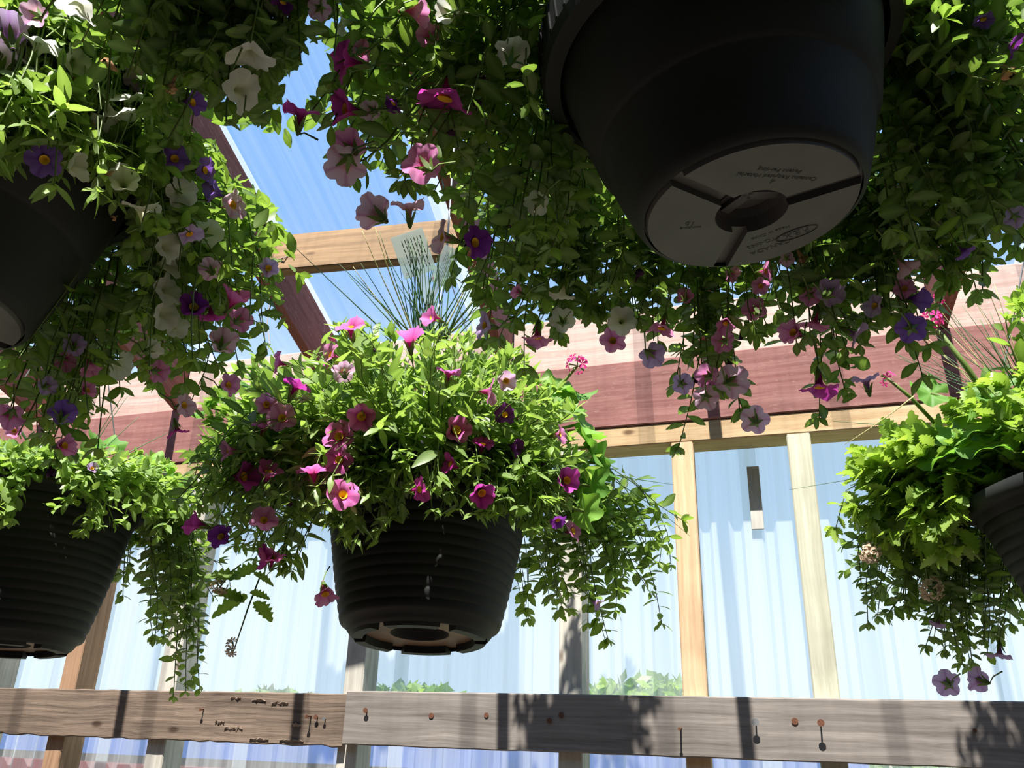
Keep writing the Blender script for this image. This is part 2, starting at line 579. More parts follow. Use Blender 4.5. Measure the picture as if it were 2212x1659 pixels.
# wall sheets in separate lapped widths
V0, F0 = corrugated(0.72, BEAM_T - 0.02)
me_low = mesh_of('wall_sheet', V0, F0, M['wallsheet'])
for i in range(14):
    put('wall_sheet', me_low, wall, (-6.1 + i * 0.66 + .36, PD + 0.002 + (i % 2) * 0.003, 0.02))
# the short grey strip stuck to the sheet between two uprights
a = on_y(1613, 1010, Y + PD - .004)
b = on_y(1655, 1143, Y + PD - .004)
strip = board('wood_strip', a[0], a[0] + .042, Y + PD - .014, Y + PD - .001, b[2], a[2], M['strip'], None, 'z', .001)
tag(strip, 'short grey weathered wood strip fixed to the clear sheet between two pale uprights', 'wood strip')

# ceiling: rafters, purlins, roof sheets
ceil = tag(empty('ceiling', (0, Y, BEAM_T)), kind='structure')
RD = unit([-0.116, 1.0, -SL])                 # rafters run a little askew of the wall
RE = unit([1.0, 0.116, 0.0])
RN = np.cross(RE, RD)
Rroof = np.stack([RE, RD, RN], 1)
me_raf = MB().box((-.019, -5.3, 0), (.019, 0.45, RAF)).mesh('rafter', M['red_y'])
for x in (-5.8, -5.0) + RX + (2.13, 2.92):
    put('rafter', me_raf, ceil, (x, 0, 0.001), Rroof)


def purlin(s_, bays, mat='pine_shaded', h=0.185):
    for a_, b_ in bays:
        hw = (b_ - a_) * .993 / 2 - .0195
        c = np.array([(a_ + b_) / 2, 0, .001]) - RD * s_ + RN * (RAF - .001)
        MB().box((-hw, -.019, -h), (hw, .019, 0), .003).build('purlin', M[mat], ceil, tuple(c), Rroof)


BAYS = list(zip(RX[:-1], RX[1:]))
purlin(0.66, BAYS[3:4])
purlin(1.72, BAYS, h=.06)
purlin(2.27, BAYS, h=.06)
V2, F2 = corrugated(0.72, 5.7)
V2 = np.stack([V2[:, 0], V2[:, 2] - 5.2, V2[:, 1]], 1)
me_roof = mesh_of('roof_sheet', V2, F2, M['roof'])
me_roof.materials.append(M['roof_lap'])
for p in me_roof.polygons:
    cx = np.mean([me_roof.vertices[i].co.x for i in p.vertices])
    if cx > 0.36 - 0.062:
        p.material_index = 1
for i in range(14):
    c = np.array([-3.78 - .36 - 1.995 + i * 0.665, 0, 0]) + RN * (RAF + .003 + .006 * (i % 2))
    put('roof_sheet', me_roof, ceil, tuple(c), Rroof)

# plank rail nailed across the uprights, in two lengths
jx = -1.577
rl = MB()


def plank(name, x0, x1, z0, z1, y0, y1, mat, rough=0.0):
    """a plank with slightly wavy, chipped long edges"""
    n = 70
    mb = MB()
    V, Fc = [], []
    for i in range(n + 1):
        x = x0 + (x1 - x0) * i / n
        w = [rough * (math.sin(i * 1.7 + k * 2) * .5 + random.uniform(-1, 1)) for k in range(2)]
        e = .004
        sec = [(y0 + e, z0 + w[0]), (y1, z0 + w[0]), (y1, z1 + w[1] * .4), (y0 + e, z1 + w[1] * .4), (y0, z1 - e + w[1] * .4), (y0, z0 + e + w[0])]
        V += [(x - (x0 + x1) / 2, y - (y0 + y1) / 2, z - (z0 + z1) / 2) for y, z in sec]
    for i in range(n):
        for k in range(6):
            k2 = (k + 1) % 6
            Fc.append((i * 6 + k, i * 6 + k2, i * 6 + 6 + k2, i * 6 + 6 + k))
    Fc += [tuple(range(6))[::-1], tuple(n * 6 + k for k in range(6))]
    mb.add(V, Fc)
    return mb.build(name, mat, None, ((x0 + x1) / 2, (y0 + y1) / 2, (z0 + z1) / 2))


RY0, RY1 = Y - .040, Y - .0005
railL = plank('rail_plank', -4.4, jx - .003, G - .068, G + .108, RY0 + .012, RY1, M['rail_old'], .003)
railR = plank('rail_plank', jx + .003, 2.3, G - .060, G + .118, RY0, RY1, M['rail'], .0012)
tag(railL, 'rough dark brown plank with peeling bark, left length of the horizontal rail', 'plank')
tag(railR, 'smooth grey weathered plank, right length of the horizontal rail', 'plank')


def nail(parent, px, py, out=.034, head=.009, mat='rust', droop=0.0, yface=RY0):
    p = on_y(px, py, yface)
    mb = MB()
    mb.tube([(0, .004, 0), (0, -out, -droop)], .0026, 8)
    mb.tube([(0, -out, -droop), (0, -out - .002, -droop)], head, 12)
    l = np.array(parent.location)
    mb.build('nail', M[mat], parent, tuple(p - l))


for q in ((1471, 1572, .036, .005, 'rust', .004), (1633, 1560, .024, .0105, 'zinc', 0), (1773, 1562, .032, .0105, 'rust', 0), (793, 1535, .012, .009, 'rust', 0),
          (1213, 1545, .004, .009, 'rust', 0), (1188, 1557, .006, .009, 'rust', 0), (2104, 1575, .012, .006, 'rust', .004), (1717, 1558, .001, .010, 'rust', 0),
          (932, 1546, .001, .009, 'rust', 0), (1051, 1545, .001, .008, 'rust', 0)):
    nail(railR, *q)
for q in ((672, 1547, .03, .007, 'rust', .002), (686, 1549, .012, .008, 'rust', 0), (703, 1553, .012, .006, 'zinc', 0), (440, 1532, .02, .006, 'rust', .002)):
    nail(railL, *q, yface=RY0 + .012)


def flake(px, py, w, h):
    """a curl of lifted bark on the old plank"""
    p = on_y(px, py, RY0 + .012)
    V, Fc = [], []
    n = 9
    for i in range(n + 1):
        t = i / n * 2 - 1
        hw = h * (1 - t * t) ** .5 * random.uniform(.5, 1)
        z0 = random.uniform(-.3, .3) * h
        for k, (zz, yy) in enumerate(((-1, .001), (0, -.003), (1, -.005))):
            V.append((t * w, yy + random.uniform(-.002, .002), z0 + zz * hw))
    for i in range(n):
        for k in range(2):
            b = i * 3 + k
            Fc.append((b, b + 1, b + 4, b + 3))
    o = MB().add(V, Fc).build('bark_flake', M['bark'], railL, tuple(p - np.array(railL.location)))
    md = o.modifiers.new('t', 'SOLIDIFY')
    md.thickness = .0015


for q in ((510, 1508, .022, .006), (560, 1513, .03, .005), (605, 1519, .035, .008), (505, 1573, .04, .014), (560, 1597, .04, .006), (630, 1600, .05, .006), (640, 1566, .02, .007), (475, 1560, .02, .008)):
    flake(*q)

# twine tied round the rafter
tw = empty('twine_tie', tuple(on_y(600, 565, 2.25)))
tl_ = np.array(tw.location)
pts = [on_y(575, 575, 2.27), on_y(590, 566, 2.22), on_y(612, 558, 2.2), on_y(632, 549, 2.23)]
MB().tube(np.array(pts) - tl_, .004, 6).build('knot_strand', M['twine'], tw)
pts = [on_y(585, 570, 2.22), on_y(583, 640, 2.22), on_y(577, 700, 2.22), on_y(583, 745, 2.22), on_y(560, 790, 2.22)]
MB().tube(np.array(pts) - tl_, .0015, 5).build('loose_strand', M['twine'], tw)
tag(tw, 'frayed twine tied round the red rafter with a loose strand hanging', 'twine')

# ---------------------------------------------------------------- outside, seen through the milky sheets
lw_ = empty('low_wall', (-6.5, 10, 0))
MB().box((-6, -.15, 0), (7, .15, 1.12)).build('lower_courses', plain('dull_red_wall', (0.16, 0.025, 0.03), .8, noise=.3, nscale=3), lw_)
MB().box((-6, -.2, 1.12), (7, .2, 1.36)).build('blue_cap', plain('blue_painted_cap', (0.035, 0.07, 0.28), .6, noise=.2, nscale=3), lw_)
tag(lw_, 'long low blue and dark red wall blurred behind the clear sheets', 'wall')


def far_tree(name, x, y, h, r, mat, label):
    t = empty(name, (x, y, -.02))
    MB().tube([(0, 0, 0), (.1, .05, h * .4), (0, 0, h * .8)], [.16, .11, .05], 8).build('trunk', M['grey_z'], t)
    n = 1600
    u = unit(rng.normal(size=(n, 3))) * rng.uniform(.5, 1, (n, 1)) ** .5
    c = np.array([0, 0, h * .62]) + u * np.array([r, r, h * .42])
    d = unit(rng.normal(size=(n, 3)))
    e = unit(np.cross(d, rng.normal(size=(n, 3))))
    s = .17
    V = np.stack([c - d * s, c + e * s * .5, c + d * s, c - e * s * .5], 1).reshape(-1, 3)
    me = mesh_of('crown', V, [(4 * i, 4 * i + 1, 4 * i + 2, 4 * i + 3) for i in range(n)], mat, attrs={'tint': np.repeat(rng.uniform(0, 1, n), 4), 'rib': np.zeros(4 * n)})
    tag(put('crown', me, t), kind='stuff')
    tag(t, label, 'tree')


far_tree('garden_tree', -6.9, 15.0, 2.25, 1.5, M['verbena'], 'yellow-green tree blurred through the sheets below the joint of the rail')
far_tree('garden_tree', -3.0, 17.0, 2.55, 1.7, M['verbena'], 'pale green tree blurred through the sheets beneath the middle pot')
far_tree('garden_tree', -10.6, 16, 2.15, 1.5, M['leaf_broad'], 'dark green tree blurred through the sheets at the left above the blue wall')
far_tree('garden_tree', 1.2, 17, 1.95, 1.7, M['verbena'], 'faint green tree blurred through the sheets right of the pale pine upright')

# ---------------------------------------------------------------- leaf and flower shapes
def leaf_shape(kind, hi=False, seed=0):
    """unit leaf along +x (length 1), y across, z normal; returns verts, faces, rib"""
    r = np.random.default_rng(seed + 77)
    droop, fold = r.uniform(-.02, .32), r.uniform(.10, .32)
    twist = r.uniform(-.25, .25)
    if kind == 'lance':
        W, prof = .185, lambda t: np.sin(np.pi * t ** .85) ** .9 * (1 - .12 * t)
    elif kind == 'broad':
        W, prof = .235, lambda t: np.sin(np.pi * t ** 1.15) ** .8
    elif kind == 'small':
        W, prof = .27, lambda t: np.sin(np.pi * t ** 1.1) ** .85
    else:
        W, prof = .30, lambda t: np.sin(np.pi * t ** .8) ** .7
    if kind == 'verbena':
        n = 13
    else:
        n = 8 if hi else 5
    ts = np.linspace(0, 1, n)
    V, rib = [], []
    for i, t in enumerate(ts):
        w = W * prof(min(max(t, .02), .985)) + .012
        if kind == 'verbena' and 1 < i < n - 1:
            w *= 1.18 if i % 2 else .72
        sw = twist * t
        for k in (-1, 0, 1):
            y = k * w
            z = fold * abs(k) * w - droop * t * t
            V.append((t, y * math.cos(sw) - z * math.sin(sw) * .3, z + y * math.sin(sw)))
            rib.append(1.0 if k == 0 else 0.0)
    Fc = []
    for i in range(n - 1):
        for k in range(2):
            b = i * 3 + k
            Fc.append((b, b + 3, b + 4, b + 1))
    return np.array(V), Fc, np.array(rib)


LEAF_MAT = {'lance': 'leaf', 'broad': 'leaf_broad', 'small': 'leaf', 'verbena': 'verbena'}
NV, NT = 5, 5
LS = {(k, i): leaf_shape(k, False, i) for k in LEAF_MAT for i in range(NV)}
LMESH = {}
for k in LEAF_MAT:
    for i in range(NV):
        V, Fc, rb = leaf_shape(k, True, i)
        for t in range(NT):
            LMESH[k, i, t] = mesh_of('leaf', V, Fc, M[LEAF_MAT[k]], True, {'tint': np.full(len(V), (t + .5) / NT), 'rib': rb})


def corolla(seed, shape='open'):
    """five-lobed trumpet, opening towards +z, mouth radius 1, tube below"""
    r = np.random.default_rng(seed)
    na = 30
    if shape == 'open':
        rings = [(.10, -1.15), (.13, -.75), (.20, -.38), (.42, -.12), (.72, .0), (1.0, .03)]
    else:
        rings = [(.10, -1.35), (.14, -.95), (.24, -.55), (.45, -.22), (.68, .05), (.88, .22)]
    ph = r.uniform(0, 6.28)
    amp = r.uniform(.10, .2)
    V, rad, vein = [], [], []
    for j, (R_, z) in enumerate(rings):
        q = j / (len(rings) - 1)
        for k in range(na):
            t = 2 * math.pi * k / na
            lobe = abs(math.cos(2.5 * t))            # 1 in the middle of a lobe, 0 at the notch
            g = max(0, (q - .4) / .6)
            rr = R_ * (1 - g * .22 * (1 - lobe) ** 1.6)
            zz = z + g * amp * (math.sin(t * 2 + ph) + .5 * math.sin(3 * t + 2 * ph)) - g * .10 * lobe + g * .07 * math.sin(10 * t + ph)
            V.append((rr * math.cos(t), rr * math.sin(t), zz))
            rad.append(max(0, (q - .25) / .75))
            vein.append(max(0, (lobe - .86) / .14) if q > .3 else 0)
    Fc = []
    for j in range(len(rings) - 1):
        for k in range(na):
            k2 = (k + 1) % na
            Fc.append((j * na + k, j * na + k2, (j + 1) * na + k2, (j + 1) * na + k))
    return V, Fc, rad, vein


FL = {}
for c in PETAL:
    for i in range(3):
        V, Fc, ra, ve = corolla(40 + i, 'open' if i < 2 else 'half')
        FL[c, i] = mesh_of('petunia_flower', V, Fc, PETAL[c], True, {'rad': ra, 'vein': ve})
mb = MB()
mb.lathe([(.02, -.55), (.10, -.45), (.17, -.33), (.23, -.24), (.27, -.19)], 14)
THROAT = mb.mesh('throat', M['yellow'], True)
V, Fc = [], []
for k in range(5):
    t = 2 * math.pi * k / 5
    c, s_ = math.cos(t), math.sin(t)
    b = len(V)
    for (r_, z, w) in ((.11, -1.2, .10), (.19, -.95, .13), (.34, -.62, .09), (.52, -.38, .015)):
        V += [(r_ * c - w * s_, r_ * s_ + w * c, z), (r_ * c + w * s_, r_ * s_ - w * c, z)]
    for i in range(3):
        Fc.append((b + 2 * i, b + 2 * i + 1, b + 2 * i + 3, b + 2 * i + 2))
b = len(V)
for r_, z in ((.05, -1.4), (.13, -1.28), (.13, -1.08)):
    for k in range(8):
        V.append((r_ * math.cos(k * .785), r_ * math.sin(k * .785), z))
for i in range(2):
    for k in range(8):
        k2 = (k + 1) % 8
        Fc.append((b + i * 8 + k, b + i * 8 + k2, b + i * 8 + 8 + k2, b + i * 8 + 8 + k))
CALYX = mesh_of('calyx', V, Fc, M['calyx'], True, {'tint': np.full(len(V), .4), 'rib': np.zeros(len(V))})
# shrivelled flower: a crumpled twisted cone
def wilt_mesh(mat):
    r = np.random.default_rng(5)
    V, Fc = [], []
    n = 9
    for j in range(6):
        q = j / 5
        R_ = [.08, .12, .2, .42, .5, .2][j]
        for k in range(n):
            t = 2 * math.pi * k / n + q * 1.4
            rr = R_ * (1 + r.uniform(-.45, .35))
            V.append((rr * math.cos(t), rr * math.sin(t), -1.0 + 1.5 * q + r.uniform(-.08, .08)))
    for j in range(5):
        for k in range(n):
            k2 = (k + 1) % n
            Fc.append((j * n + k, j * n + k2, (j + 1) * n + k2, (j + 1) * n + k))
    return mesh_of('wilted_flower', V, Fc, mat)
WILT = {'wilt': wilt_mesh(M['wilt']), 'tan': wilt_mesh(M['wilt_tan'])}


def geranium_leaf_mesh(seed):
    r = np.random.default_rng(seed)
    na, nr = 42, 5
    V, rb = [(0, 0, 0)], [1]
    ph = r.uniform(0, 6)
    for j in range(1, nr + 1):
        q = j / nr
        for k in range(na):
            t = -math.pi + .22 + (2 * math.pi - .44) * k / (na - 1)
            lobes = 1 + q * q * (.13 * math.cos(7 * t) + .045 * math.cos(28 * t))
            rr = q * lobes
            V.append((rr * math.cos(t), rr * math.sin(t), 0.24 * q * q * math.sin(3 * t + ph) + .14 * q * math.cos(7 * t) * q + .12 * q * q))
            rb.append(1.0 if (math.cos(7 * t) > .9) else 0.0)
    Fc = [(0, 1 + k, 2 + k) for k in range(na - 1)]
    for j in range(nr - 1):
        for k in range(na - 1):
            b = 1 + j * na + k
            Fc.append((b, b + na, b + na + 1, b + 1))
    return mesh_of('geranium_leaf', V, Fc, M['geranium'], True, {'tint': np.full(len(V), r.uniform(.15, .9)), 'rib': np.array(rb) * .9})


GLEAF = [geranium_leaf_mesh(i) for i in range(4)]


def frame_z(d, up=None):
    """rotation with +z along d"""
    d = unit(d)
    u = unit(np.cross(d, rng.normal(size=3))) if up is None else unit(np.cross(up, d))
    return np.stack([u, np.cross(d, u), d], 1)


# ---------------------------------------------------------------- pots
def smooth_pot(parent):
    """big smooth tub seen from below, with a belt line and a ribbed base"""
    H = .225
    prof = [(.104, 0), (.109, .002), (.113, .010), (.124, .040), (.136, .082), (.1375, .084), (.1415, .086), (.158, .150), (.170, .205), (.171, .208), (.171, H), (.163, H), (.160, .20), (.10, .012)]
    pot = MB().lathe(prof, 96).build('pot', M['pot'], parent, smooth=True)
    pot.data.polygons.foreach_set('use_smooth', [True] * len(pot.data.polygons))
    # drip band below the rim with little bars
    rm = MB().lathe([(.169, .172), (.184, .178), (.187, .190), (.187, H + .004), (.180, H + .006), (.171, H + .003)], 96)
    for k in range(72):
        t = 2 * math.pi * k / 72
        c, s = math.cos(t), math.sin(t)
        w = .0012
        rm.add([(.1868 * c - w * s, .1868 * s + w * c, .192), (.1868 * c + w * s, .1868 * s - w * c, .192), (.1885 * c + w * s, .1885 * s - w * c, .192), (.1885 * c - w * s, .1885 * s + w * c, .192),
                (.1868 * c - w * s, .1868 * s + w * c, .226), (.1868 * c + w * s, .1868 * s - w * c, .226), (.1885 * c + w * s, .1885 * s - w * c, .226), (.1885 * c - w * s, .1885 * s + w * c, .226)],
               [(0, 3, 2, 1), (4, 5, 6, 7), (0, 1, 5, 4), (1, 2, 6, 5), (2, 3, 7, 6), (3, 0, 4, 7)])
    rm.build('rim', M['pot'], pot)
    return pot, H, .175


def base_plate(pot, spin, lettering=True):
    """three raised-sided sectors with grooves between them and a recessed hub with drain holes"""
    th = [spin + k * 2 * math.pi / 3 for k in range(3)]
    R0, R1, z0, z1 = .034, .1025, -.0035, .004
    for k in range(3):
        a0, a1 = th[k], th[k] + 2 * math.pi / 3
        gw = .0078
        V, Fc = [], []
        n = 26
        for i in range(n + 1):
            for R_, zz in ((R0, z1), (R0 + .001, z0), (R1 - .002, z0), (R1, z1)):
                da = gw / R_
                t = a0 + da + (a1 - a0 - 2 * da) * i / n
                V.append((R_ * math.cos(t), R_ * math.sin(t), zz))
        for i in range(n):
            for j in range(3):
                b = i * 4 + j
                Fc.append((b, b + 1, b + 5, b + 4))
        Fc += [(0, 3, 2, 1), (n * 4, n * 4 + 1, n * 4 + 2, n * 4 + 3)]
        MB().add(V, Fc).build('base_panel', M['pot_base'], pot)
    mb = MB().lathe([(.034, .003), (.033, .012), (.030, .022), (.012, .022)], 40)
    mb.lathe([(.034, .0045), (.104, .0045)], 64)
    mb.build('drain_hub', M['pot_base'], pot, smooth=False)
    dv = MB()
    dv.lathe([(.0001, .023), (.031, .023)], 40)
    for k in range(3):
        t = th[k] + .5
        c, s = math.cos(t), math.sin(t)
        w = .0055
        p = [(0, 0), (.030, 0)]
        sb = MB()
        V = [(x * c - y * s, x * s + y * c, z) for x in (0.0, .031) for y in (-w, w) for z in (.016, .0225)]
        sb.add(V, [(0, 1, 3, 2), (4, 6, 7, 5), (0, 4, 5, 1), (2, 3, 7, 6), (0, 2, 6, 4), (1, 5, 7, 3)])
        sb.build('drain_spoke', M['pot_base'], pot)
    dv.build('drain_hole', M['dark'], pot)


def text_mesh(body, size, mat):
    cu = bpy.data.curves.new('lettering', 'FONT')
    cu.body = body
    cu.size = size
    cu.align_x = 'CENTER'
    cu.align_y = 'CENTER'
    cu.resolution_u = 2
    cu.extrude = .0002
    tmp = bpy.data.objects.new('lettering_tmp', cu)
    col.objects.link(tmp)
    dg = bpy.context.evaluated_depsgraph_get()
    me = bpy.data.meshes.new_from_object(tmp.evaluated_get(dg))
    bpy.data.objects.remove(tmp)
    bpy.data.curves.remove(cu)
    me.materials.clear()
    me.materials.append(mat)
    me.name = 'lettering'
    return me


def ribbed_pot(parent):
    """tapered pot with rounded horizontal ribs, a plain lip and a footed base"""
    H, r0, r1 = .235, .108, .166
    prof = [(.100, .0), (.104, .001), (.108, .006), (.112, .014)]
    n = 14
    for i in range(n):
        a, b = .014 + (H - .03) * i / n, .014 + (H - .03) * (i + 1) / n
        ra = r0 + .004 + (r1 - r0 - .006) * ((a / H) ** .82)
        rb = r0 + .004 + (r1 - r0 - .006) * ((b / H) ** .82)
        for q in (0.06, .3, .6, .85, .97):
            prof.append((ra + (rb - ra) * q + 0.0019 * math.sin(math.pi * min(q * 1.05, 1)) ** .6, a + (b - a) * q))
    prof += [(r1 + .001, H - .016), (r1 + .001, H - .006), (r1 + .010, H - .005), (r1 + .012, H - .001), (r1 + .012, H + .016), (r1 + .006, H + .017), (r1 - .002, H + .012), (.098, .02)]
    pot = MB().lathe(prof, 80).build('pot', M['pot'], parent, smooth=True)
    # base: underside coloured brown for light off the ground, with a foot ring broken by notches, and a hub
    MB().lathe([(.0435, .006), (.101, .006)], 64).build('base_panel', M['pot_foot'], pot)
    for k in range(6):
        a0 = k * math.pi / 3 + .12
        a1 = a0 + math.pi / 3 - .24
        V, Fc = [], []
        for i in range(9):
            t = a0 + (a1 - a0) * i / 8
            for R_, z in ((.082, .006), (.083, -.005), (.099, -.005), (.103, .004)):
                V.append((R_ * math.cos(t), R_ * math.sin(t), z))
        for i in range(8):
            for j in range(3):
                b = i * 4 + j
                Fc.append((b, b + 1, b + 5, b + 4))
        Fc += [(0, 3, 2, 1), (32, 33, 34, 35)]
        MB().add(V, Fc).build('foot', M['pot'], pot)
    MB().lathe([(.044, .0055), (.040, .012), (.036, .03), (.0001, .03)], 40).build('drain_hub', M['dark'], pot, smooth=True)
    return pot, H, r1 + .01


# ---------------------------------------------------------------- baskets: where they hang
class Basket:
    pass


def basket(px, py, dist, tilt, style, spin, label, scale=1.0):
    """px, py: centre of the pot's base in the photograph; dist from the eye follows from the pot's width"""
    B = Basket()
    B.base = at(px, py, dist)
    B.root = empty('hanging_basket', tuple(B.base))
    tag(B.root, label, 'hanging basket', 'hanging flower baskets')
    B.pot, B.H, B.r = smooth_pot(B.root) if style == 'smooth' else ribbed_pot(B.root)
    B.H0 = B.H
    B.H *= scale
    B.r *= scale
    B.sc = scale
    # tilt: rotate about the horizontal axis across the view (tips the base towards the eye), then sideways
    v = unit(B.base - EYE)
    ax1 = Vector(unit(np.cross(v, [0, 0, 1])))
    ax2 = Vector(unit([v[0], v[1], 0]))
    R = Matrix.Rotation(math.radians(tilt[0]), 3, ax1) @ Matrix.Rotation(math.radians(tilt[1]), 3, ax2) @ Matrix.Rotation(spin, 3, 'Z')
    B.R = np.array(R)
    B.pot.matrix_local = R.to_4x4() @ Matrix.Scale(scale, 4)
    B.rim = B.base + B.R @ np.array([0, 0, B.H])
    B.rim_px = to_px(B.rim)
    so = MB().lathe([(.0001, B.H0 - .012), (B.r / scale - .02, B.H0 - .02)], 40).build('soil', M['soil'], B.pot)
    # wire hanger: three wires from the lip to a ring, then one wire up to the purlin
    topz = BEAM_T + RAF + (Y - B.base[1]) * SL
    ring = B.rim + np.array([0, 0, min(.46, topz - B.rim[2] - .02)])
    for k in range(3):
        t = k * 2 * math.pi / 3 + .5
        p = B.base + B.R @ np.array([(B.r - .004) * math.cos(t), (B.r - .004) * math.sin(t), B.H + .004])
        MB().tube([p - B.base, ring - B.base], .0012, 6).build('hanger_wire', M['wire'], B.root)
    topz = BEAM_T + RAF + (Y - B.base[1]) * SL
    MB().tube([ring - B.base, np.array([ring[0], ring[1], topz]) - B.base], .002, 6).build('hanger_hook', M['wire'], B.root)
    B.d = B.rim_px[2]
    B.leaves = []       # (pos, dir, nrm, len, tint, kind)
    B.stems = []
    B.flowers = []
    B.polys = []
    return B


BIG = basket(1622, 452, .79, (1.0, -6.0), 'smooth', 0, 'large smooth charcoal hanging basket at upper right, its grey underside with lettering showing', .918)
MID = basket(906, 1378, 1.43, (-7.0, 0.5), 'ribbed', .3, 'ribbed black hanging basket in the middle, bright pink flowers with yellow throats', 1.1)
LUP = basket(-205, 655, 1.02, (0, 2), 'smooth', 1.0, 'dark smooth hanging basket at the upper left edge with white and violet flowers', 1.02)
LLO = basket(-2, 1400, 1.62, (-3, 0), 'ribbed', .8, 'ribbed dark hanging basket at the lower left edge with small-leaved trailing greenery')
RGT = basket(2578, 1445, 1.36, (4, -9), 'ribbed', .1, 'ribbed dark hanging basket at the right edge with serrated leaves, geranium and grass')
TOP = basket(420, -420, .62, (0, 0), 'smooth', .4, 'shaded foliage with cream flowers hanging into the top left corner from a basket above', .85)
BCK = basket(1150, 480, 2.5, (0, 0), 'ribbed', .2, 'sunlit small-leaved basket glimpsed through the trails left of the large smooth pot', .85)
BKR = basket(2200, 400, 2.35, (0, 0), 'ribbed', .5, 'added basket mostly hidden behind the dark trails at the upper right edge, shading the rail', .85)  # added basket, hung here to cast shade on the rail's right end
BKL = basket(110, 470, 2.75, (0, 0), 'ribbed', .9, 'added basket mostly hidden behind the white-flowered basket at the left edge, shading the rail', .8)  # added basket whose shadow darkens the left end of the rail
ALL = [BIG, MID, LUP, LLO, RGT, TOP, BCK, BKR, BKL]
SPIN = math.radians(0)
base_plate(BIG.pot, math.radians(113))
base_plate(LUP.pot, 0.3)
base_plate(TOP.pot, 0.9)

# regions where the photograph shows the pots, the sky or the timber clear of leaves: (polygon, nearest distance a leaf there may have)
KEEP = [   # a third number, where given, lets leaves nearer than that stay
    ([(1250, 0), (1215, 120), (1215, 250), (1270, 330), (1330, 440), (1400, 540), (1530, 590), (1650, 570), (1800, 490), (1875, 400), (1895, 250), (1885, 100), (1880, 0)], .86),
    ([(715, 1195), (800, 1195), (850, 1130), (1000, 1115), (1120, 1160), (1110, 1250), (1058, 1370), (1040, 1412), (780, 1400), (755, 1370)], 1.48),
    ([(0, 380), (60, 400), (150, 400), (185, 470), (160, 600), (90, 690), (0, 722)], 1.04, .86),
    ([(0, 1150), (60, 1140), (170, 1170), (185, 1260), (150, 1380), (110, 1425), (0, 1425)], 1.66),
    ([(2095, 1100), (2212, 1010), (2212, 1310), (2150, 1260), (2110, 1150)], 1.4),
    ([(610, 300), (610, 200), (690, 80), (725, 150), (640, 240), (600, 300), (700, 390), (770, 420), (750, 470), (900, 480), (960, 580), (960, 690), (860, 690), (720, 680), (660, 560), (590, 440), (480, 330), (470, 260)], 9),
    ([(1640, 800), (1720, 770), (1730, 880), (1660, 900)], 9),
    ([(1800, 900), (1900, 850), (1900, 960), (1790, 960)], 9),
    ([(520, 670), (700, 740), (600, 780), (600, 690)], 9),
    ([(440, 235), (505, 330), (700, 735), (640, 740), (610, 660), (625, 560), (545, 430), (485, 320), (400, 265)], 9),
    ([(200, 890), (330, 905), (430, 900), (430, 965), (250, 965)], 9),
]

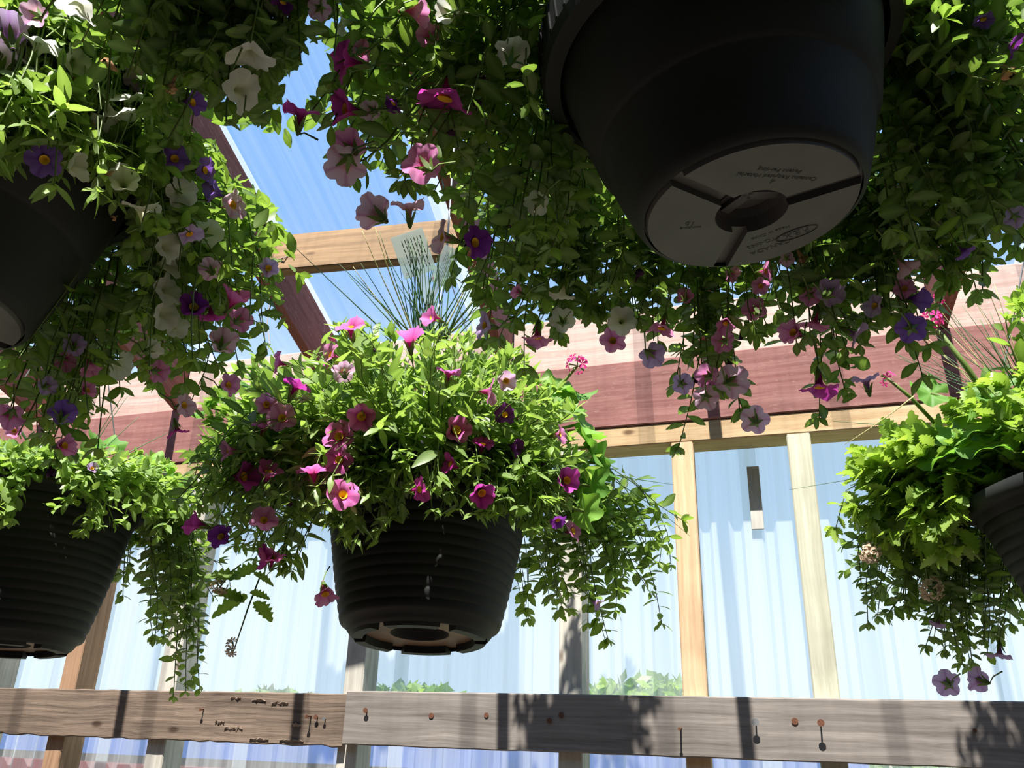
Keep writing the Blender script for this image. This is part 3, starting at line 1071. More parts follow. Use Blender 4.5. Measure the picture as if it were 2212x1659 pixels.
# foliage masses: (basket, polygon, number of sprigs, (near, far) offset from the basket along the view, kind, leaf length m, young share, mode)
MASS = [
    (MID, [(450, 960), (470, 830), (600, 755), (700, 715), (800, 705), (900, 700), (1000, 725), (1120, 770), (1200, 840), (1260, 910), (1280, 1000), (1250, 1080), (1100, 1080), (700, 1100), (450, 1080)], 520, (-.32, .26), 'lance', .046, .66, 'dome'),
    (MID, [(690, 1050), (1200, 1050), (1230, 1120), (1150, 1150), (1000, 1110), (870, 1110), (830, 1165), (730, 1180)], 90, (-.30, -.21), 'lance', .038, .40, 'dome'),
    (MID, [(400, 1100), (450, 1000), (720, 1050), (720, 1190), (700, 1290), (640, 1280), (560, 1230), (480, 1180)], 100, (-.22, .10), 'lance', .039, .35, 'trail'),
    (MID, [(1140, 1100), (1290, 1100), (1340, 1130), (1430, 1180), (1420, 1260), (1370, 1360), (1300, 1390), (1200, 1380), (1090, 1350), (1120, 1250)], 75, (.02, .24), 'broad', .038, .55, 'trail'),
    (LLO, [(-40, 950), (90, 970), (210, 980), (330, 980), (420, 1060), (415, 1110), (350, 1170), (250, 1170), (60, 1130), (-40, 1140)], 300, (-.25, .25), 'small', .028, .78, 'dome'),
    (LLO, [(190, 1140), (415, 1090), (400, 1230), (405, 1340), (405, 1420), (370, 1480), (330, 1480), (300, 1400), (240, 1340), (190, 1240)], 105, (-.08, .16), 'small', .030, .55, 'trail'),
    (LLO, [(350, 1480), (400, 1490), (410, 1520), (340, 1530)], 4, (-.02, .03), 'small', .026, .7, 'trail'),
    (RGT, [(1840, 970), (1900, 935), (2010, 940), (2100, 1000), (2110, 1090), (2090, 1190), (1990, 1220), (1870, 1180), (1840, 1090)], 150, (-.10, .22), 'verbena', .05, .5, 'dome'),
    (RGT, [(1890, 1200), (2080, 1140), (2230, 1300), (2230, 1470), (2060, 1470), (2050, 1390), (1910, 1370), (1880, 1290)], 120, (.02, .24), 'small', .029, .25, 'trail'),
    (RGT, [(2060, 860), (2240, 790), (2240, 1010), (2100, 1000), (2050, 930)], 60, (-.12, .2), 'verbena', .042, .5, 'dome'),
    (RGT, [(2140, 650), (2230, 600), (2230, 800), (2170, 720)], 10, (-.05, .15), 'broad', .036, .85, 'dome'),
    (BIG, [(640, 290), (720, 240), (740, 120), (750, 0), (1300, -20), (1240, 100), (1220, 250), (1260, 380), (1340, 520), (1450, 590), (1350, 690), (1200, 700), (1070, 640), (960, 540), (900, 430), (790, 400), (720, 340)], 215, (-.13, .18), 'broad', .033, .30, 'trail'),
    (BIG, [(1010, 600), (1420, 560), (1560, 600), (1900, 480), (2230, 480), (2230, 600), (2120, 600), (2050, 680), (1980, 780), (1880, 840), (1800, 850), (1740, 770), (1640, 740), (1600, 840), (1620, 900), (1540, 900), (1480, 840), (1430, 810), (1390, 740), (1250, 730), (1140, 780), (1060, 720)], 170, (.08, .19), 'broad', .035, .22, 'trail'),
    (BIG, [(1880, -20), (2230, -20), (2230, 560), (1900, 560), (1890, 380), (1900, 200)], 150, (-.04, .17), 'broad', .032, .25, 'trail'),
    (RGT, [(2230, 830), (2700, 830), (2720, 1060), (2230, 1060)], 110, (-.26, .24), 'verbena', .05, .5, 'dome'),
    (LLO, [(-400, 960), (-40, 950), (-40, 1130), (-400, 1140)], 120, (-.25, .25), 'small', .028, .7, 'dome'),
    (LUP, [(-560, 180), (-40, 120), (-40, 400), (-560, 420)], 120, (-.28, .2), 'lance', .034, .6, 'dome'),
    (BKR, [(2240, 80), (2460, 100), (2480, 420), (2300, 430)], 60, (-.26, .24), 'small', .04, .6, 'dome'),
    (BIG, [(1270, -330), (1980, -330), (1960, -70), (1280, -70)], 130, (-.27, -.06), 'broad', .033, .4, 'dome'),  # unseen foliage above the frame, added to shade the pot's front
    (BIG, [(1850, 60), (1960, 50), (1980, 260), (1930, 290)], 9, (-.16, -.08), 'lance', .036, .5, 'trail'),
    (LUP, [(-30, 80), (100, 60), (180, 110), (300, 190), (330, 270), (400, 340), (470, 340), (520, 430), (590, 520), (600, 600), (570, 650), (580, 740), (500, 780), (420, 860), (330, 860), (200, 820), (180, 960), (60, 980), (-30, 960), (-30, 740), (150, 640), (210, 480), (170, 360), (60, 350), (-30, 330)], 340, (-.18, .20), 'broad', .034, .45, 'trail'),
    (LUP, [(-30, 60), (100, 60), (180, 110), (300, 190), (330, 270), (200, 340), (-30, 340)], 120, (-.30, .0), 'lance', .034, .78, 'dome'),
    (LUP, [(-30, 180), (230, 220), (230, 400), (120, 385), (-30, 370)], 70, (-.32, -.22), 'lance', .034, .6, 'dome'),
    (LUP, [(195, 340), (340, 330), (340, 560), (250, 640), (190, 560)], 75, (-.27, -.12), 'broad', .034, .4, 'trail'),
    (LUP, [(50, 430), (140, 400), (180, 500), (150, 560), (60, 500)], 5, (-.33, -.28), 'lance', .036, .85, 'trail'),
    (TOP, [(210, -30), (720, -30), (700, 70), (600, 130), (590, 240), (520, 280), (440, 260), (330, 270), (260, 200), (220, 120)], 160, (-.08, .10), 'broad', .028, .15, 'trail'),
    (BCK, [(940, 200), (1000, 120), (1200, 90), (1320, 200), (1340, 420), (1300, 540), (1150, 560), (1020, 520), (970, 400)], 170, (-.28, .25), 'small', .04, .75, 'dome'),
    (BKR, [(1990, 200), (2100, 120), (2260, 100), (2300, 420), (2200, 500), (2050, 500), (1980, 380)], 150, (-.26, .24), 'small', .04, .6, 'dome'),
    (BKL, [(-60, 260), (120, 190), (290, 250), (330, 400), (280, 520), (100, 560), (-60, 540)], 150, (-.26, .24), 'small', .044, .6, 'dome'),
]
for B, poly, *_ in MASS:
    B.polys.append(poly)


def sample_in(poly, n):
    poly = np.asarray(poly, float)
    lo, hi = poly.min(0), poly.max(0)
    out = np.zeros((0, 2))
    while len(out) < n:
        p = rng.uniform(lo, hi, (n * 3, 2))
        out = np.vstack([out, p[inside(p[:, 0], p[:, 1], poly)]])
    return out[:n]


def sprig(B, end, kind, ll, young, mode, leafy=None):
    """one stem from the soil to `end`, leafed along its outer part"""
    c = B.rim
    out = end - c
    oh = np.array([out[0], out[1], 0])
    rad = np.linalg.norm(oh)
    oh = oh / max(rad, 1e-6)
    p0 = c + oh * min(rad * .5, B.r * .7) + np.array([0, 0, -.012])
    if mode == 'dome':
        c1 = c + oh * min(rad * .7, B.r * .9) + np.array([0, 0, max(.05, out[2] * .7)])
        if out[2] < .03:
            c1 = c + oh * (B.r + .03 + .3 * max(0, rad - B.r)) + np.array([0, 0, .07])
    else:
        c1 = c + oh * max(B.r + .05, rad * 1.02) + np.array([0, 0, .10 + .25 * max(0, rad - B.r)])
    c1 = c1 + rng.normal(0, .012, 3)
    t = np.linspace(0, 1, 15)[:, None]
    pts = (1 - t) ** 2 * p0 + 2 * t * (1 - t) * c1 + t ** 2 * end
    if mode != 'dome':           # growing tips turn outwards and up again
        pts += (oh * .035 + np.array([0, 0, .04]) + rng.normal(0, .02, 3)) * rng.uniform(.2, 1.2) * np.clip((t - .7) / .3, 0, 1) ** 2
    pts[1:-1] += np.cumsum(rng.normal(0, .0016, (13, 3)), 0)
    seg = np.linalg.norm(np.diff(pts, axis=0), axis=1)
    s = np.concatenate([[0], np.cumsum(seg)])
    Lt = s[-1]
    span = min(Lt * .85, rng.uniform(.10, .17) if leafy is None else leafy)
    step = ll * (.36 if kind != 'verbena' else .5)
    tq = np.linspace(max(0, Lt - span * 1.25), Lt, 9)
    B.stems.append(np.stack([np.interp(tq, s, pts[:, k]) for k in range(3)], 1))
    ss = np.arange(Lt - span, Lt, step)
    n = len(ss)
    if n == 0:
        return
    pos = np.stack([np.interp(ss, s, pts[:, k]) for k in range(3)], 1)
    tan = unit(np.stack([np.interp(ss + .004, s, pts[:, k]) for k in range(3)], 1) - np.stack([np.interp(ss - .004, s, pts[:, k]) for k in range(3)], 1))
    ph = rng.uniform(0, 6.28) + np.arange(n) * 2.4 + rng.normal(0, .3, n)
    a = unit(np.cross(tan, [.3, .2, .93]))
    b = np.cross(tan, a)
    side = a * np.cos(ph)[:, None] + b * np.sin(ph)[:, None]
    spread = rng.uniform(.7, 1.25, n) + (0 if mode == 'dome' else .2)
    fr = (ss - (Lt - span)) / span
    spread = spread * (1 - .45 * fr ** 3)
    d = unit(tan * np.cos(spread)[:, None] + side * np.sin(spread)[:, None] + np.array([0, 0, .22]) * (1 if mode == 'dome' else 1.9))
    size = ll * rng.uniform(.7, 1.15, n) * (1 - .45 * fr ** 4)
    tint = np.clip(young * .9 + .45 * (fr - .5) * young * 2 + rng.normal(0, .15, n), 0.01, .99)
    upv = unit(np.array([0, 0, 1.0]) + .45 * rng.normal(size=(n, 3)) + .3 * oh)
    nrm = unit(upv - d * np.sum(upv * d, 1, keepdims=True))
    # rosette at the tip
    k = 5
    ph2 = rng.uniform(0, 6.28) + np.arange(k) * 2.4
    tt = tan[-1]
    sd_ = a[-1] * np.cos(ph2)[:, None] + b[-1] * np.sin(ph2)[:, None]
    d2 = unit(tt * .75 + sd_ * .65 + np.array([0, 0, .35]))
    up2 = unit(np.array([0, 0, 1.0]) - sd_ * .8)
    n2 = unit(up2 - d2 * np.sum(up2 * d2, 1, keepdims=True))
    pos = np.vstack([pos, np.repeat(pts[-1:], k, 0)])
    d = np.vstack([d, d2])
    nrm = np.vstack([nrm, n2])
    size = np.concatenate([size, ll * rng.uniform(.35, .7, k)])
    tint = np.concatenate([tint, np.clip(young + .25 + rng.normal(0, .1, k), 0.01, .99)])
    B.leaves.append((pos, d, nrm, size, tint, kind))


for B, poly, n, (near, far), kind, ll, young, mode in MASS:
    e = sample_in(poly, n)
    u = np.abs(e[:, 0] - B.rim_px[0]) / 560.0
    k = np.sqrt(np.clip(1 - u * u, .12, 1)) if mode == 'dome' else np.ones(n)
    off = (near + (far - near) * rng.uniform(0, 1, n)) * k
    ends = at(e[:, 0], e[:, 1], B.d + off)
    for q in ends:
        rel = B.R.T @ (q - B.base)
        if np.hypot(rel[0], rel[1]) < B.r + .015 and -.05 < rel[2] < B.H + .015:
            continue
        sprig(B, q, kind, ll, young, mode)

# single trailing shoots that stand out against the background
for B, px, py, off, kind, ll, young in ((BIG, 1585, 925, .16, 'broad', .036, .3), (BIG, 1780, 880, .2, 'broad', .036, .2), (BIG, 1990, 820, .14, 'broad', .036, .2), (BIG, 1135, 800, .14, 'broad', .036, .3),
                                        (BIG, 615, 285, .05, 'broad', .032, .25), (BIG, 620, 330, .08, 'broad', .032, .3), (BIG, 745, 420, .05, 'broad', .034, .2), (BIG, 1540, 930, .18, 'broad', .036, .3),
                                        (BIG, 1720, 870, .2, 'broad', .036, .25), (BIG, 1850, 890, .2, 'broad', .036, .25), (BIG, 1480, 850, .2, 'broad', .036, .25), (BIG, 2120, 660, .2, 'broad', .036, .25),
                                        (LUP, 600, 600, 0, 'broad', .033, .5), (LUP, 600, 770, .05, 'broad', .033, .4), (LUP, 390, 940, .05, 'broad', .034, .15), (LUP, 420, 920, .05, 'broad', .034, .15), (LUP, 620, 620, .02, 'lance', .034, .5),
                                        (LUP, 150, 1010, .1, 'broad', .034, .15), (LUP, 100, 1000, .1, 'broad', .034, .15), (LUP, 580, 690, .02, 'broad', .034, .3), (LUP, 500, 800, .02, 'broad', .034, .3),
                                        (TOP, 555, 275, .0, 'broad', .032, .2), (TOP, 600, 200, .05, 'broad', .032, .2), (TOP, 690, 110, .05, 'broad', .032, .2), (TOP, 400, 280, .0, 'broad', .032, .15), (TOP, 240, 260, -.05, 'broad', .032, .2),
                                        (RGT, 1880, 1290, .1, 'small', .03, .3), (RGT, 2080, 1490, .1, 'small', .028, .2), (RGT, 1900, 1370, .1, 'small', .03, .25), (RGT, 1830, 1150, .0, 'verbena', .04, .6),
                                        (MID, 1430, 1200, .1, 'broad', .034, .6), (MID, 1400, 1360, .1, 'broad', .036, .5), (MID, 1280, 1400, .12, 'broad', .036, .5), (MID, 660, 1285, -.1, 'lance', .042, .25), (MID, 400, 1170, -.05, 'lance', .042, .2)):
    sprig(B, at(px, py, B.d + off), kind, ll, young, 'trail', .2)

# gather leaves; drop the ones outside the masses, inside a pot or over a kept-clear area
for B in ALL:
    pos = np.vstack([l[0] for l in B.leaves])
    d = np.vstack([l[1] for l in B.leaves])
    nr = np.vstack([l[2] for l in B.leaves])
    sz = np.concatenate([l[3] for l in B.leaves])
    ti = np.concatenate([l[4] for l in B.leaves])
    kd = np.concatenate([[l[5]] * len(l[3]) for l in B.leaves])
    mid = pos + d * sz[:, None] * .5
    x, y, dist = to_px(mid)
    ok = dist > .35
    for poly, lim, *lo in KEEP:
        for q in (.15, .5, .95):
            xa, ya, _ = to_px(pos + d * sz[:, None] * q)
            ok &= ~(inside(xa, ya, poly) & (dist < lim) & (dist > (lo[0] if lo else 0)))
    for O in ALL:
        rel = (mid - O.base) @ O.R
        ok &= ~((np.hypot(rel[:, 0], rel[:, 1]) < (.112 + .06 * np.clip(rel[:, 2] / O.H, 0, 1)) * O.sc + .008) & (rel[:, 2] > -.02) & (rel[:, 2] < O.H))
    B.L = dict(pos=pos[ok], d=d[ok], n=nr[ok], s=sz[ok], t=ti[ok], k=kd[ok], x=x[ok], y=y[ok], dist=dist[ok])

# ---------------------------------------------------------------- flowers: (px, py, width px, colour, facing)
# facing: c towards the eye, b away, u up, l / r to the sides, d down
FLOW = {
    'MID': [(754, 701, 55, 'pink', 'u'), (885, 720, 58, 'pink', 'u'), (928, 682, 46, 'pink', 'l'), (709, 764, 46, 'rose', 'l'), (596, 783, 42, 'pink', 'l'), (970, 800, 48, 'pink', 'u'), (643, 828, 54, 'magenta', 'u'),
            (575, 873, 44, 'rose', 'c'), (608, 901, 54, 'rose', 'c'), (570, 917, 46, 'pink', 'u'), (780, 901, 60, 'pink', 'c'), (730, 941, 60, 'pink', 'c'), (730, 993, 54, 'pink', 'c'), (989, 927, 60, 'pink', 'c'),
            (1043, 955, 44, 'magenta', 'u'), (1064, 847, 52, 'rose', 'r'), (1092, 894, 44, 'purple', 'c'), (1118, 967, 42, 'purple', 'r'), (1214, 936, 40, 'rose', 'r'), (1228, 1037, 54, 'magenta', 'c'),
            (968, 1002, 46, 'magenta', 'l'), (911, 1056, 50, 'magenta', 'r'), (1043, 1068, 56, 'magenta', 'c'), (742, 1066, 60, 'pink', 'c'), (676, 1011, 58, 'pink', 'u'), (584, 1014, 56, 'pink', 'u'), (533, 1028, 60, 'magenta', 'r'),
            (570, 1120, 50, 'rose', 'c'), (474, 1157, 44, 'purple', 'c'), (415, 1129, 48, 'magenta', 'l'), (589, 1199, 46, 'pink', 'u'), (566, 1204, 46, 'magenta', 'l'), (704, 1289, 50, 'rose', 'd'), (1243, 1145, 44, 'rose', 'r'),
            (1207, 1127, 34, 'purple', 'd'), (486, 974, 42, 'rose', 'l'), (742, 802, 44, 'pale', 'b'), (1095, 823, 44, 'pale', 'c'), (1292, 1306, 28, 'lilac', 'd')],
    'BIG': [(651, 236, 70, 'magenta', 'u'), (737, 130, 84, 'magenta', 'l'), (735, 233, 80, 'magenta', 'l'), (958, 226, 112, 'magenta', 'd'), (752, 317, 80, 'rose', 'b'), (745, 358, 84, 'pale', 'b'), (911, 351, 82, 'rose', 'b'),
            (806, 459, 86, 'pale', 'b'), (882, 440, 70, 'pale', 'u'), (948, 510, 70, 'pale', 'l'), (1032, 523, 72, 'purple', 'r'), (1106, 111, 68, 'white', 'b'), (1160, 439, 60, 'white', 'b'), (846, 226, 44, 'purple', 'd'),
            (910, 27, 64, 'rose', 'r'), (965, 25, 56, 'white', 'b'), (735, 48, 50, 'white', 'l'), (782, 111, 46, 'rose', 'b'), (924, 74, 50, 'rose', 'b'), (800, 240, 50, 'pale', 'b'),
            (1345, 692, 62, 'white', 'c'), (1325, 734, 56, 'rose', 'c'), (1428, 717, 60, 'rose', 'd'), (1411, 767, 56, 'lilac', 'b'), (1560, 738, 48, 'rose', 'b'), (1568, 703, 44, 'rose', 'c'), (1584, 824, 70, 'pale', 'b'),
            (1525, 860, 52, 'pale', 'b'), (1475, 829, 44, 'lilac', 'b'), (1525, 812, 50, 'rose', 'b'), (1630, 907, 58, 'pale', 'b'), (1770, 845, 74, 'magenta', 'd'), (1869, 816, 52, 'lilac', 'u'), (1855, 728, 58, 'lilac', 'd'),
            (1968, 709, 56, 'violet', 'b'), (1993, 647, 56, 'violet', 'r'), (1885, 660, 46, 'lilac', 'l'), (1795, 631, 58, 'lilac', 'b'), (1708, 717, 58, 'rose', 'l'), (1758, 707, 62, 'rose', 'd'), (1630, 668, 56, 'rose', 'b'),
            (1584, 594, 36, 'rose', 'b'), (1642, 618, 36, 'rose', 'c'), (1659, 585, 40, 'rose', 'r'), (1960, 583, 56, 'pale', 'd'), (1955, 622, 40, 'rose', 'c'), (1213, 643, 56, 'white', 'd'), (1215, 690, 54, 'white', 'b'),
            (1040, 702, 58, 'lilac', 'l'), (1160, 737, 66, 'rose', 'd'), (1115, 627, 36, 'rose', 'b'), (2125, 45, 36, 'violet', 'd'), (2195, 100, 44, 'purple', 'd'), (2195, 470, 40, 'lilac', 'b'), (2090, 548, 44, 'violet', 'd'), (1480, 640, 40, 'rose', 'b'), (1750, 640, 40, 'rose', 'b'), (1700, 560, 30, 'pale', 'b')],
    'LUP': [(20, 61, 80, 'lilac', 'b'), (91, 92, 78, 'white', 'u'), (27, 111, 74, 'white', 'u'), (168, 137, 66, 'white', 'r'), (236, 199, 66, 'white', 'u'), (277, 206, 60, 'white', 'u'), (248, 262, 84, 'white', 'd'), (95, 346, 62, 'violet', 'c'),
            (170, 358, 62, 'white', 'r'), (268, 388, 64, 'white', 'c'), (307, 444, 68, 'white', 'u'), (393, 414, 62, 'white', 'c'), (378, 341, 54, 'violet', 'c'), (449, 368, 54, 'violet', 'r'), (456, 412, 54, 'violet', 'l'), (510, 442, 60, 'pale', 'r'),
            (412, 510, 50, 'lilac', 'd'), (452, 503, 58, 'white', 'b'), (297, 169, 56, 'lilac', 'b'), (365, 534, 64, 'white', 'r'), (370, 570, 64, 'white', 'r'), (367, 625, 66, 'white', 'r'), (360, 679, 66, 'white', 'r'), (381, 703, 50, 'white', 'c'),
            (456, 581, 48, 'pale', 'b'), (510, 635, 66, 'pink', 'u'), (419, 659, 62, 'purple', 'c'), (456, 689, 54, 'magenta', 'd'), (483, 736, 64, 'pale', 'b'), (520, 690, 50, 'rose', 'b'), (581, 578, 44, 'lilac', 'c'), (498, 831, 48, 'rose', 'r'),
            (263, 790, 60, 'white', 'b'), (331, 753, 44, 'white', 'b'), (192, 841, 40, 'rose', 'c'), (196, 800, 46, 'rose', 'd'), (138, 892, 52, 'violet', 'b'), (162, 743, 44, 'lilac', 'b'), (145, 780, 42, 'rose', 'b'), (20, 900, 50, 'rose', 'b'),
            (402, 875, 46, 'pale', 'r'), (145, 962, 48, 'rose', 'r'), (385, 936, 42, 'magenta', 'd'), (105, 834, 36, 'lilac', 'b'), (344, 804, 44, 'rose', 'b')],
    'TOP': [(540, 130, 90, 'white', 'd'), (527, 199, 84, 'white', 'r'), (422, 222, 52, 'violet', 'r'), (162, 20, 74, 'white', 'd'), (75, 30, 50, 'pale', 'b'), (610, 10, 44, 'purple', 'd'), (690, 20, 44, 'pale', 'b')],
    'RGT': [(2025, 1350, 28, 'lilac', 'd'), (2045, 1475, 46, 'lilac', 'b'), (2110, 1468, 44, 'lilac', 'b'), (2160, 1420, 40, 'lilac', 'd')],
    'LLO': [(200, 1010, 24, 'lilac', 'c'), (30, 930, 30, 'rose', 'c')],
}
WILTS = [('MID', 1174, 1002, 34, 'wilt'), ('MID', 810, 757, 18, 'wilt'), ('MID', 928, 845, 18, 'wilt'), ('MID', 627, 1088, 26, 'wilt'), ('MID', 820, 890, 18, 'wilt'), ('BIG', 1042, 172, 60, 'wilt'), ('BIG', 1030, 225, 44, 'wilt'),
         ('BIG', 975, 285, 46, 'wilt'), ('BIG', 1506, 822, 44, 'wilt'), ('BIG', 1575, 785, 30, 'wilt'), ('BIG', 1735, 560, 56, 'tan'), ('BIG', 1600, 730, 24, 'wilt'), ('BIG', 1380, 590, 50, 'wilt'), ('LUP', 111, 1020, 46, 'wilt'),
         ('LUP', 292, 498, 46, 'tan'), ('LUP', 200, 270, 30, 'tan'), ('LUP', 235, 375, 30, 'tan'), ('LUP', 245, 470, 30, 'tan'), ('LUP', 160, 170, 26, 'tan'), ('LUP', 570, 485, 26, 'wilt'), ('LUP', 455, 550, 24, 'wilt'), ('TOP', 235, 140, 60, 'tan'), ('TOP', 305, 90, 50, 'tan'), ('TOP', 370, 190, 60, 'tan'), ('BIG', 2180, 155, 66, 'tan')]
NAMED = dict(zip(('BIG', 'MID', 'LUP', 'LLO', 'RGT', 'TOP', 'BCK', 'BKR', 'BKL'), ALL))


def surface(B, px, py, r):
    L = B.L
    m = (np.hypot(L['x'] - px, L['y'] - py) < r)
    if m.sum() < 6:
        m = np.hypot(L['x'] - px, L['y'] - py) < r * 3
    if m.sum() < 3:
        return B.d
    return np.percentile(L['dist'][m], 12)


def facing(B, p, f):
    v = unit(EYE - p)
    rt = RIGHT
    out = unit((p - B.rim) * np.array([1, 1, .3]))
    j = rng.normal(0, .22, 3)
    if f == 'c':
        return unit(v * 1.0 + np.array([0, 0, .25]) + .25 * out + j)
    if f == 'b':
        return unit(-v * .8 + np.array([0, 0, .15]) + .2 * out + j)
    if f == 'u':
        return unit(np.array([0, 0, .75]) + v * .42 + j * .7)
    if f == 'd':
        return unit(np.array([0, 0, -.8]) + out * .35 + v * .1 + j)
    if f == 'l':
        return unit(-rt * .8 + v * .5 + np.array([0, 0, .2]) + j * .6)
    return unit(rt * .8 + v * .45 + np.array([0, 0, .1]) + j * .6)


for nm, lst in FLOW.items():
    B = NAMED[nm]
    for i, (px, py, w, c, f) in enumerate(lst):
        ds = max(surface(B, px, py, 45), .45) - (.022 if nm == 'MID' else .008)
        p = at(px, py, ds)
        rad = w * ds / F / 2 * (1.2 if nm == 'MID' else 1.08)
        d = facing(B, p, f)
        v3 = (i + len(c)) % 3 if f in ('c', 'u', 'b') else (i % 3)
        o = put('petunia_flower', FL[c, v3], B.root)
        R = frame_z(d) * rad
        q = p - B.base
        o.matrix_local = Matrix([[*R[k], q[k]] for k in range(3)] + [[0, 0, 0, 1]])
        if c != 'white':
            put('throat', THROAT, o)
        cx = put('calyx', CALYX, o)
        # flower stalk back into the foliage
        tail = p - d * rad * 1.35
        endp = tail - d * .012 + unit(B.rim + np.array([0, 0, .05]) - tail) * .022
        B.stems.append(np.array([endp, tail * .7 + endp * .3 + np.array([0, 0, .004]), tail]))
        # clear leaves lying over the bloom
        for O in ALL:
            L = O.L
            tipx, tipy, _ = to_px(L['pos'] + L['d'] * L['s'][:, None])
            rx, ry, _ = to_px(L['pos'])
            near = (np.minimum(np.minimum(np.hypot(L['x'] - px, L['y'] - py), np.hypot(tipx - px, tipy - py)), np.hypot(rx - px, ry - py)) < w * .5) & (L['dist'] < ds + .012)
            for k in L:
                L[k] = L[k][~near]
for nm, px, py, w, c in WILTS:
    B = NAMED[nm]
    ds = surface(B, px, py, 40) - .004
    p = at(px, py, ds)
    rad = w * ds / F / 2 * .8
    R = frame_z(unit(np.array([0, 0, -1]) + .8 * rng.normal(size=3))) * rad
    q = p - B.base
    o = put('wilted_flower', WILT[c], B.root)
    o.matrix_local = Matrix([[*R[k], q[k]] for k in range(3)] + [[0, 0, 0, 1]])

# ---------------------------------------------------------------- which leaves show: coarse depth picture over all baskets
GX = 14
nx, ny = 2212 // GX + 1, 1659 // GX + 1
zb = np.full((nx, ny), 9.0)
for B in ALL:
    L = B.L
    for q in (.2, .5, .8):
        x, y, dd = to_px(L['pos'] + L['d'] * (L['s'] * q)[:, None])
        i, j = (x // GX).astype(int), (y // GX).astype(int)
        m = (i >= 0) & (i < nx) & (j >= 0) & (j < ny)
        np.minimum.at(zb, (i[m], j[m]), dd[m])
for B in ALL:
    L = B.L
    i, j = (L['x'] // GX).astype(int), (L['y'] // GX).astype(int)
    inn = (L['x'] > 4) & (L['x'] < 2208) & (L['y'] > 4) & (L['y'] < 1655)
    ii, jj = np.clip(i, 0, nx - 1), np.clip(j, 0, ny - 1)
    vis = inn & (L['dist'] < zb[ii, jj] + .03)
    v = unit(EYE - L['pos'])
    area = (L['s'] / L['dist']) ** 2 * (.15 + np.abs(np.sum(v * L['n'], 1)))
    score = np.where(vis, area, area * .01 * inn)
    top = np.argsort(-score)[:300]
    top = top[score[top] > 0]
    hero = np.zeros(len(score), bool)
    hero[top] = True
    X, Z = L['d'], L['n']
    Yv = np.cross(Z, X)
    var = rng.integers(0, NV, len(score))
    for q in np.flatnonzero(hero):
        t = min(NT - 1, int(L['t'][q] * NT))
        o = put('leaf', LMESH[str(L['k'][q]), int(var[q]), t], B.root)
        s = L['s'][q]
        p = L['pos'][q] - B.base
        o.matrix_local = Matrix([[X[q, k] * s, Yv[q, k] * s, Z[q, k] * s, p[k]] for k in range(3)] + [[0, 0, 0, 1]])
    # the rest of the leaves, too many to count: one mesh
    rest = ~hero
    VV, FF, TT, RR, MI = [], [], [], [], []
    base = 0
    mats = sorted(set(LEAF_MAT[str(k)] for k in np.unique(L['k'])))
    for kind in np.unique(L['k']):
        for vv in range(NV):
            m = np.flatnonzero(rest & (L['k'] == kind) & (var == vv))
            if not len(m):
                continue
            V, Fc, rb = LS[str(kind), vv]
            P = (L['pos'][m] - B.base)[:, None, :] + L['s'][m][:, None, None] * (V[None, :, 0:1] * X[m][:, None, :] + V[None, :, 1:2] * Yv[m][:, None, :] + V[None, :, 2:3] * Z[m][:, None, :])
            nv = len(V)
            fc = (np.array(Fc)[None] + base + (np.arange(len(m)) * nv)[:, None, None]).reshape(-1, 4)
            VV.append(P.reshape(-1, 3))
            FF.append(fc)
            TT.append(np.repeat(L['t'][m], nv))
            RR.append(np.tile(rb, len(m)))
            MI.append(np.full(len(fc), mats.index(LEAF_MAT[str(kind)])))
            base += len(m) * nv
    VV, FF = np.vstack(VV), np.vstack(FF)
    me = bpy.data.meshes.new('foliage')
    me.vertices.add(len(VV))
    me.vertices.foreach_set('co', VV.astype(np.float32).ravel())
    me.loops.add(FF.size)
    me.loops.foreach_set('vertex_index', FF.ravel().astype(np.int32))
    me.polygons.add(len(FF))
    me.polygons.foreach_set('loop_start', (np.arange(len(FF)) * 4).astype(np.int32))
    for mt in mats:
        me.materials.append(M[mt])
    me.polygons.foreach_set('material_index', np.concatenate(MI).astype(np.int32))
    me.polygons.foreach_set('use_smooth', np.ones(len(FF), bool))
    for nm, arr in (('tint', np.concatenate(TT)), ('rib', np.concatenate(RR))):
        me.attributes.new(nm, 'FLOAT', 'POINT').data.foreach_set('value', arr.astype(np.float32))
    me.update(calc_edges=True)
    tag(put('foliage', me, B.root), kind='stuff')
    sm = MB()
    for pts in B.stems:
        n = len(pts)
        sx, sy_, sdd = to_px(pts)
        if any((inside(sx, sy_, kp) & (sdd < kl) & (sdd > (ko[0] if ko else 0))).any() for kp, kl, *ko in KEEP):
            continue
        sm.tube(pts[::2] - B.base if n > 6 else pts - B.base, np.linspace(.0013, .0008, len(pts[::2]) if n > 6 else n), 3, False)
    tag(sm.build('stem_tangle', M['stem'], B.root, smooth=True), kind='stuff')
    print('leaves', len(score), 'hero', hero.sum(), 'visible', vis.sum())

# ---------------------------------------------------------------- details: lettering under the large pot
def letter(px, py, body, size, rot, mat='ink'):
    """moulded lettering on the underside: placed on the base panel under the given pixel"""
    n = BIG.R @ np.array([0, 0, -1.0])
    o_ = BIG.base + BIG.R @ np.array([0, 0, -.0037])
    r = ray(px, py)
    p = EYE + r * (((o_ - EYE) @ n) / (r @ n))
    q = BIG.R.T @ (p - BIG.base)
    x_im = BIG.R.T @ RIGHT
    x_im[2] = 0
    x_im = unit(x_im)
    z = np.array([0, 0, -1.0])
    y_im = np.cross(z, x_im)
    c, s = math.cos(rot), math.sin(rot)
    X = c * x_im + s * y_im
    Yy = -s * x_im + c * y_im
    return put('lettering', text_mesh(body, size, M[mat]), BIG.pot, tuple(q), np.stack([X, Yy, z], 1)), q, X, Yy, z


